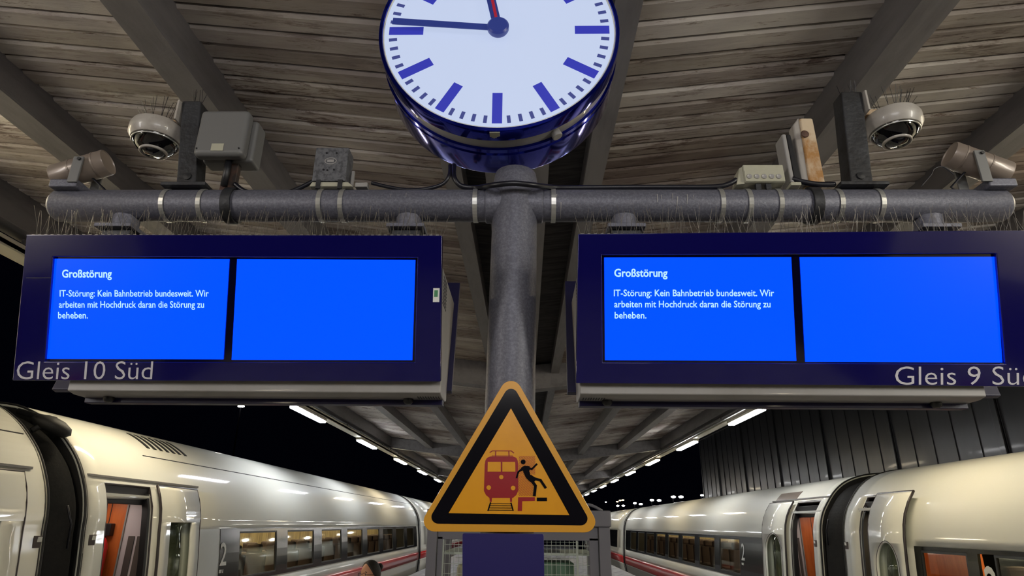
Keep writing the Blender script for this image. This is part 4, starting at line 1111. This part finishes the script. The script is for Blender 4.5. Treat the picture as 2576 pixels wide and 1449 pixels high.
circ = lambda x, y, r, n=20: [(x + r * math.cos(2 * math.pi * i / n), y + r * math.sin(2 * math.pi * i / n)) for i in range(n)]
pic('train_symbol', [[(503, 620), (508, 590), (520, 570), (545, 559), (712, 559), (738, 570), (748, 590), (752, 620), (753, 812), (738, 846), (712, 868), (538, 868), (512, 846), (497, 815)],
                     [(538, 866), (557, 866), (555, 897), (541, 897)], [(690, 866), (706, 866), (706, 897), (692, 897)]], M['sred'],
    lines=[([(541, 530), (560, 518), (700, 518), (720, 534)], 7), ([(585, 518), (583, 560)], 8), ([(682, 518), (684, 560)], 8), ([(556, 555), (712, 555)], 4)])
pic('train_symbol_window', [[(526, 600), (622, 600), (622, 673), (524, 673)]], M['yellow'], off=.0062)
pic('train_symbol_window', [[(526, 600), (622, 600), (622, 673), (524, 673)], [(634, 600), (729, 600), (731, 673), (634, 673)]][1:], M['yellow'], off=.0062)
for c_ in (circ(626, 713, 16), circ(533, 791, 17), circ(714, 794, 17)): pic('train_symbol_lamp', [c_], M['yellow'], off=.0062)
pic('track_symbol', [], M['sblack'], lines=[([(546, 903), (527, 962)], 10), ([(698, 905), (714, 962)], 10), ([(540, 911), (700, 912)], 5), ([(536, 926), (704, 927)], 5), ([(531, 942), (709, 943)], 5), ([(527, 958), (713, 959)], 5)])
hl = []


def hatch(x0, x1, y0, y1):
    c = x0 - y1
    while c < x1 - y0 + 1:      # lines y = x - c, slope down-right
        pa_ = (max(x0, y0 + c), max(x0, y0 + c) - c); pb_ = (min(x1, y1 + c), min(x1, y1 + c) - c)
        if pb_[0] - pa_[0] > 5: hl.append(([pa_, pb_], 3.2))
        c += 12


hatch(757, 878, 556, 694); hatch(754, 862, 697, 852)
pic('hatching', [], M['sred'], off=.0050, lines=hl)
pic('platform_symbol', [[(752, 862), (876, 862), (876, 890), (782, 892), (780, 965), (748, 965)]], M['sred'])
pic('platform_edge_symbol', [[(890, 865), (966, 865), (966, 892), (890, 892)]], M['sblack'])
pic('falling_person_symbol', [circ(789, 600, 18), [(776, 640), (800, 628), (836, 632), (842, 650), (834, 668), (842, 694), (880, 716), (878, 742), (862, 752), (838, 748), (812, 722), (796, 690), (786, 664), (768, 672)]], M['sblack'], off=.0062,
    lines=[([(786, 645), (752, 676), (740, 718)], 13), ([(826, 640), (852, 655), (890, 616)], 13), ([(850, 735), (880, 778), (872, 850)], 22), ([(864, 722), (918, 736), (955, 792)], 19)])
for yy in (1120, 1270):
    MB().lathe(onaxis(TP.hit(1284, yy).z), axis, [(PR_ + .003, 0), (PR_ + .006, 0), (PR_ + .006, .02), (PR_ + .003, .02)], 32, closed=True).build('mounting_strap', M['steel'], tri)
zt_ = TP.hit(1284, 1250).z; MB().box(onaxis(2).x - .03, onaxis(2).x + .03, yt + .0005, DP - PR_ + .01, zt_ - .02, zt_ + .25).build('rear_bracket', M['dsteel'], tri)

qp = thing('info_board', 'plain dark blue info board below the warning triangle', 'sign', TP.hit(1266, 1560))
b = MB().poly(H(rounded([(1163, 1341), (1163, 1560), (1371, 1560), (1368, 1343)], 5, 3), -.006), NN, .004).build('board', M['qblue'], qp, bevel=.001)
MB().box(onaxis(1.8).x - .03, onaxis(1.8).x + .03, yt + .006, DP - PR_ + .01, 1.75, 1.9).build('rear_bracket', M['dsteel'], qp)

# ================================================================== WIRE MESH CABINET BEHIND THE POST
yc = 5.2
k0, k1 = at(1077, 1300, Y=yc), at(1533, 1300, Y=yc); ktop = at(1480, 1284, Y=yc).z
x0, x1 = k0.x, k1.x
cab = thing('mesh_cabinet', 'grey framed platform shelter with wire mesh panes behind the post', 'cabinet', ((x0 + x1) / 2, yc + .6, 0))
fz = ktop - .12; yd_ = yc + 1.1
MB().box(x0 - .01, x1 + .01, yc - .02, yd_ + .02, fz, ktop).build('roof_cap', M['frame'], cab, bevel=.01)
b = MB(); xm = at(1480, 1280, Y=yc).x
arc = [(xm - .13 + .26 * i / 10, yc + .2, ktop + .05 * math.sin(math.pi * i / 10)) for i in range(11)]
b.tube(arc, .012, 6).build('roof_handle', M['frame'], cab, smooth=True)
for (xa, xb) in ((x0, x0 + .075), (x1 - .085, x1)):
    for ya_ in (yc, yd_ - .08):
        MB().box(xa, xb, ya_, ya_ + .08, 0, fz).build('corner_post', M['frame'], cab, bevel=.004)
for (xa, xb) in ((x0 + .08, x0 + .12), (x1 - .16, x1 - .09)):
    MB().box(xa, xb, yc + .02, yc + .05, .1, fz - .08).build('door_stile', M['frame'], cab, bevel=.003)
MB().box(x0 + .08, x1 - .09, yc + .02, yc + .05, fz - .10, fz).build('door_rail', M['frame'], cab, bevel=.003)
MB().box(x0 + .08, x1 - .09, yc + .02, yc + .05, 0, .1).build('door_rail', M['frame'], cab, bevel=.003)
b = MB(); z = .15
while z < fz - .1:
    b.box(x0 + .12, x1 - .16, yc + .03, yc + .034, z, z + .004); b.box(x0 + .12, x1 - .16, yd_ - .04, yd_ - .036, z, z + .004); z += .068
xx = x0 + .14
while xx < x1 - .16:
    b.box(xx, xx + .003, yc + .034, yc + .037, .1, fz - .1); xx += .034
b.build('wire_mesh', M['wire'], cab, kind='stuff')
for px_ in (1452, 1114):
    xx = at(px_, 1380, Y=yc).x; MB().box(xx - .006, xx + .006, yc + .025, yc + .045, .1, fz - .1).build('mesh_stile', M['wire'], cab)
for zz in (.5, 1.0, 1.45, 1.78):
    MB().box(x0 + .1, x1 - .1, yc + .15, yd_ - .1, zz, zz + .015).build('shelf', M['shelfw'], cab, bevel=.003)
b0, b1 = at(1150, 1392, Y=yc + .3), at(1180, 1440, Y=yc + .3)
MB().box(b0.x, b0.x + .35, yc + .3, yc + .75, 1.465, 1.70).build('pale_box', M['cream'], cab, bevel=.03)
MB().box(x0 + .85, x0 + 1.15, yc + .3, yc + .7, 1.465, 1.72).build('green_box', M['boxgreen'] if 'boxgreen' in M else M.setdefault('boxgreen', mat('muted_green', (96, 128, 108), .5)), cab, bevel=.02)
MB().box(x0 + .5, x0 + .8, yc + .35, yc + .7, 1.015, 1.4).build('pale_box', M['shelfw'], cab, bevel=.02)

# ================================================================== FAR LIGHTS
def lamp_mast(label, pts, X, m, r=.16, grp='lit lamps on masts beyond the trains', kind=None):
    P = [at(px_, py_, X=X) for px_, py_ in pts]; c = P[0]
    o = thing('lamp_mast', label, 'lamp', (sum(p.x for p in P) / len(P), c.y + .2, -.9), grp)
    zz = max(p.z for p in P) + .2; xm_ = sum(p.x for p in P) / len(P)
    MB().cyl((xm_, c.y + .2, -.95), (xm_, c.y + .2, zz), .08, .05, 8).build('mast', M['mast'], o, smooth=True)
    for p in P:
        MB().lathe(p, (0, 0, -1), [(0, -r * .5), (r * .8, -r * .3), (r, 0), (r * .7, r * .35), (0, r * .5)], 12).build('lamp_head', m, o, smooth=True)
        MB().tube([p + Vector((0, .0, r * .45)), Vector((xm_, c.y + .2, zz - .02))], .03, 6).build('lamp_arm', M['mast'], o, smooth=True)


for l, pts in (('twin lamp mast nearest the dark building, right of the others', [(1694, 1250), (1713, 1250)]), ('twin lamp mast second from the dark building', [(1640, 1258), (1658, 1259)]),
               ('twin lamp mast third from the dark building', [(1597, 1266), (1612, 1268)]), ('twin lamp mast above the far coach end, under orange lights', [(1554, 1272), (1568, 1272)])):
    lamp_mast(l, pts, 12, M['far'], .19)
lamp_mast('single lamp at the far edge of the dark building above the train roof', [(1766, 1246)], 12.5, M['far'], .12)
lamp_mast('cluster of small orange lights in the far distance', [(1553, 1262), (1560, 1259), (1567, 1258)], 16, M['farw'], .22)
lamp_mast('small single light between lamp row and right train', [(1524, 1263)], 14, M['far'], .13)
lamp_mast('lone distant lamp high in the black sky at left', [(603, 1022), (610, 1022)], -20, M['far'], .14)


# ================================================================== PERSON
def skin_body(name, joints, edges, radii, root, m, parent, lvl=2):
    me = bpy.data.meshes.new(name); me.from_pydata([tuple(Vector(j) - ORG[parent]) for j in joints], edges, [])
    o = bpy.data.objects.new(name, me); COL.objects.link(o); o.parent = parent; ORG[o] = ORG[parent]
    s = o.modifiers.new('skin', 'SKIN'); s.use_smooth_shade = True
    sv = me.skin_vertices[0].data
    for i, r in enumerate(radii):
        sv[i].radius = r if isinstance(r, tuple) else (r, r); sv[i].use_root = (i == root)
    o.modifiers.new('sub', 'SUBSURF').levels = lvl; o.modifiers['sub'].render_levels = lvl
    me.materials.append(m)
    return o


hp = at(940, 1412, Y=6.6); gx, gy = hp.x, hp.y; topz = hp.z
hh = .225; S_ = topz / 1.68
P0 = Vector((gx, gy, 0))
pe = thing('person', 'person with glasses and dark hair tied in a bun standing by the left train', 'person', P0)
fw = Vector((-.62, -.78, 0)).normalized(); rt = Vector((fw.y, -fw.x, 0)) * -1   # rt = the person's left-to-right axis


def B(f, r, z): return P0 + fw * f * S_ + rt * r * S_ + Vector((0, 0, z * S_))


J = [B(0, 0, .93), B(-.01, 0, 1.08), B(0, 0, 1.25), B(-.01, 0, 1.38), B(0, 0, 1.46), B(.01, 0, 1.52),
     B(0, .09, .88), B(.01, .095, .48), B(-.02, .10, .09), B(.11, .11, .04),
     B(0, -.09, .88), B(.03, -.095, .48), B(.01, -.10, .09), B(.14, -.11, .04),
     B(0, .17, 1.37), B(.0, .23, 1.10), B(.09, .22, .88), B(.12, .21, .82),
     B(0, -.17, 1.37), B(.02, -.23, 1.10), B(.13, -.2, .90), B(.17, -.19, .84)]
E = [(0, 1), (1, 2), (2, 3), (3, 4), (4, 5), (0, 6), (6, 7), (7, 8), (8, 9), (0, 10), (10, 11), (11, 12), (12, 13), (3, 14), (14, 15), (15, 16), (16, 17), (3, 18), (18, 19), (19, 20), (20, 21)]
Rd = [.125, .105, .12, .09, .05, .05, .085, .055, .038, .035, .085, .055, .038, .035, .05, .038, .026, .032, .05, .038, .026, .032]
for base, sgn in ((17, 1), (21, -1)):
    w_ = J[base]; dr_ = (J[base] - J[base - 1]).normalized()
    for k, (r_, ln) in enumerate(((-.026, .07), (-.009, .08), (.009, .076), (.026, .06), (None, .05))):
        if r_ is None: a = w_ + fw * .025 * 1 + rt * (-sgn * .02); b_ = a + dr_ * .03 + fw * .02 + rt * (-sgn * .015)
        else: a = w_ + dr_ * .045 + fw * r_ * 1; b_ = a + dr_ * ln * .55 + rt * (-sgn * .006)
        c_ = b_ + dr_ * ln * .4 + rt * (-sgn * .018); i0 = len(J); J += [a, b_, c_]; Rd += [.0095, .0088, .0075]; E += [(base, i0), (i0, i0 + 1), (i0 + 1, i0 + 2)]
skin_body('body', J, E, Rd, 0, M['skin'], pe)
T = [0, 1, 2, 3, 14, 15, 16, 18, 19, 20]
skin_body('jacket', [B(0, 0, .86), J[1], J[2], B(-.01, 0, 1.40), B(0, .175, 1.37), B(0, .235, 1.10), B(.085, .225, .90), B(0, -.175, 1.37), B(.02, -.235, 1.10), B(.12, -.205, .92)],
          [(0, 1), (1, 2), (2, 3), (3, 4), (4, 5), (5, 6), (3, 7), (7, 8), (8, 9)], [.155, .135, .15, .095, .072, .058, .045, .072, .058, .045], 2, M['jacket'], pe)
skin_body('trousers', [B(0, 0, .93), B(0, .09, .86), B(.01, .095, .48), B(-.02, .10, .10), B(0, -.09, .86), B(.03, -.095, .48), B(.01, -.10, .10)],
          [(0, 1), (1, 2), (2, 3), (0, 4), (4, 5), (5, 6)], [.14, .105, .075, .06, .105, .075, .06], 0, M['trouser'], pe)
for s_, f_ in ((.105, -.02), (-.105, .01)):
    b = MB(); a = B(f_ + .05, s_, .045); rot = Matrix((fw, rt, Vector((0, 0, 1)))).transposed().to_4x4()
    b.box(-.11, .15, -.045, .045, -.044, .035, Matrix.Translation(a) @ rot); b.build('shoe', M['shoe'], pe, bevel=.03, seg=3)
# head: shaped lathe-like grid
hc = B(.03, 0, 0); hc.z = topz - .115


def headpt(th, ph):  # th azimuth from front, ph polar
    x = math.sin(ph) * math.cos(th); y_ = math.sin(ph) * math.sin(th); z_ = math.cos(ph)
    rx, ry, rz = .098, .077, .118
    if z_ < 0: ry *= 1 - .28 * (-z_) ** 1.3; rx *= 1 - .10 * (-z_)
    if x > 0 and z_ < -.2: x *= .98
    f = x * rx; s2 = y_ * ry; zz = z_ * rz
    g1 = lambda a, b0, w1: math.exp(-((a - b0) / w1) ** 2)
    if x > 0:
        f += .024 * g1(s2, 0, .010) * g1(zz, -.026, .018) + .010 * g1(s2, 0, .008) * g1(zz, -.008, .02)
        f -= .010 * (g1(s2, .032, .014) + g1(s2, -.032, .014)) * g1(zz, .004, .012)
        f += .006 * g1(s2, 0, .025) * g1(zz, -.062, .007) + .006 * g1(s2, 0, .02) * g1(zz, -.095, .014)
    return hc + fw * f + rt * s2 + Vector((0, 0, zz))


b = MB(); nu, nv = 64, 48
for i in range(nv + 1):
    for j in range(nu): b.v.append(headpt(2 * math.pi * j / nu, max(1e-3, min(math.pi - 1e-3, math.pi * i / nv))))
for i in range(nv):
    for j in range(nu): b.f.append((i * nu + j, i * nu + (j + 1) % nu, (i + 1) * nu + (j + 1) % nu, (i + 1) * nu + j))
hd = b.build('head', M['skin'], pe, smooth=True)
M['lip'] = mat('lips', (160, 84, 78), .5); M['eye'] = mat('eye_white', (220, 216, 210), .3); M['iris'] = mat('iris_dark', (30, 22, 18), .2)
hq = lambda f, s2, zz: hc + fw * f + rt * s2 + Vector((0, 0, zz))
for s_ in (-1, 1):
    b = MB(); b.lathe(hq(.072, s_ * .031, .003), fw, [(.0001, -.011), (.009, -.008), (.0125, 0), (.009, .009), (.0001, .0115)], 16); b.build('eye', M['eye'], hd, smooth=True)
    b = MB(); b.lathe(hq(.0805, s_ * .031, .003), fw, [(.0055, 0), (.004, .003), (0, .0035)], 12); b.build('iris', M['iris'], hd, smooth=True)
    b = MB(); b.tube([hq(.082, s_ * .018, .024), hq(.085, s_ * .032, .028), hq(.076, s_ * .046, .023)], .003, 6); b.build('eyebrow', M['hair'], hd, smooth=True)
    b = MB(); b.lathe(hq(-.002, s_ * .074, -.008), rt * s_, [(0, .004), (.012, .006), (.022, .010), (.024, .006), (.018, 0)], 16); b.build('ear', M['skin'], hd, smooth=True)
b = MB(); b.tube([hq(.082, -.022, -.060), hq(.094, -.008, -.058), hq(.096, 0, -.059), hq(.094, .008, -.058), hq(.082, .022, -.060)], .0045, 6); b.build('mouth', M['lip'], hd, smooth=True)
# hair: shell over the back and crown, bun behind
b = MB(); nu, nv = 40, 20
pts = {}
for i in range(nv + 1):
    for j in range(nu):
        th, ph = 2 * math.pi * j / nu, max(1e-3, math.pi * .92 * i / nv)
        front = max(0, math.cos(th)) ** .8; lim = math.pi * (.62 - .42 * front); ph = min(ph, lim) if True else ph
        p = headpt(th, ph); d = (p - hc).normalized(); b.v.append(p + d * (.012 if ph < lim - .02 else .001))
for i in range(nv):
    for j in range(nu): b.f.append((i * nu + j, i * nu + (j + 1) % nu, (i + 1) * nu + (j + 1) % nu, (i + 1) * nu + j))
hr = b.build('hair', M['hair'], pe, smooth=True)
b = MB(); b.lathe(hq(-.105, 0, .062), (fw * -1 + Vector((0, 0, .5))), [(0, -.03), (.026, -.024), (.036, 0), (.028, .024), (0, .034)], 20); b.build('hair_bun', M['hair'], hr, smooth=True)
gl = tag(thing('glasses', 'thin brown-framed glasses on the face of the person by the left train', 'glasses', hq(.09, 0, .003)))if False else thing('glasses', 'thin brown-framed glasses worn by the person by the left train', 'glasses', hq(.09, 0, .003))
M['gframe'] = mat('glasses_frame', (60, 32, 26), .3)
for s_ in (-1, 1):
    b = MB(); c = hq(.098, s_ * .032, .000); pts = [c + rt * math.cos(t) * .025 + Vector((0, 0, math.sin(t) * .020)) for t in [i * math.pi / 10 for i in range(21)]]; b.tube(pts, .0022, 6); b.build('rim', M['gframe'], gl, smooth=True)
    MB().tube([hq(.097, s_ * .057, .006), hq(.05, s_ * .079, .006), hq(-.01, s_ * .083, .002)], .002, 6).build('temple', M['gframe'], gl, smooth=True)
MB().tube([hq(.099, -.008, .004), hq(.104, 0, .007), hq(.099, .008, .004)], .002, 6).build('bridge', M['gframe'], gl, smooth=True)
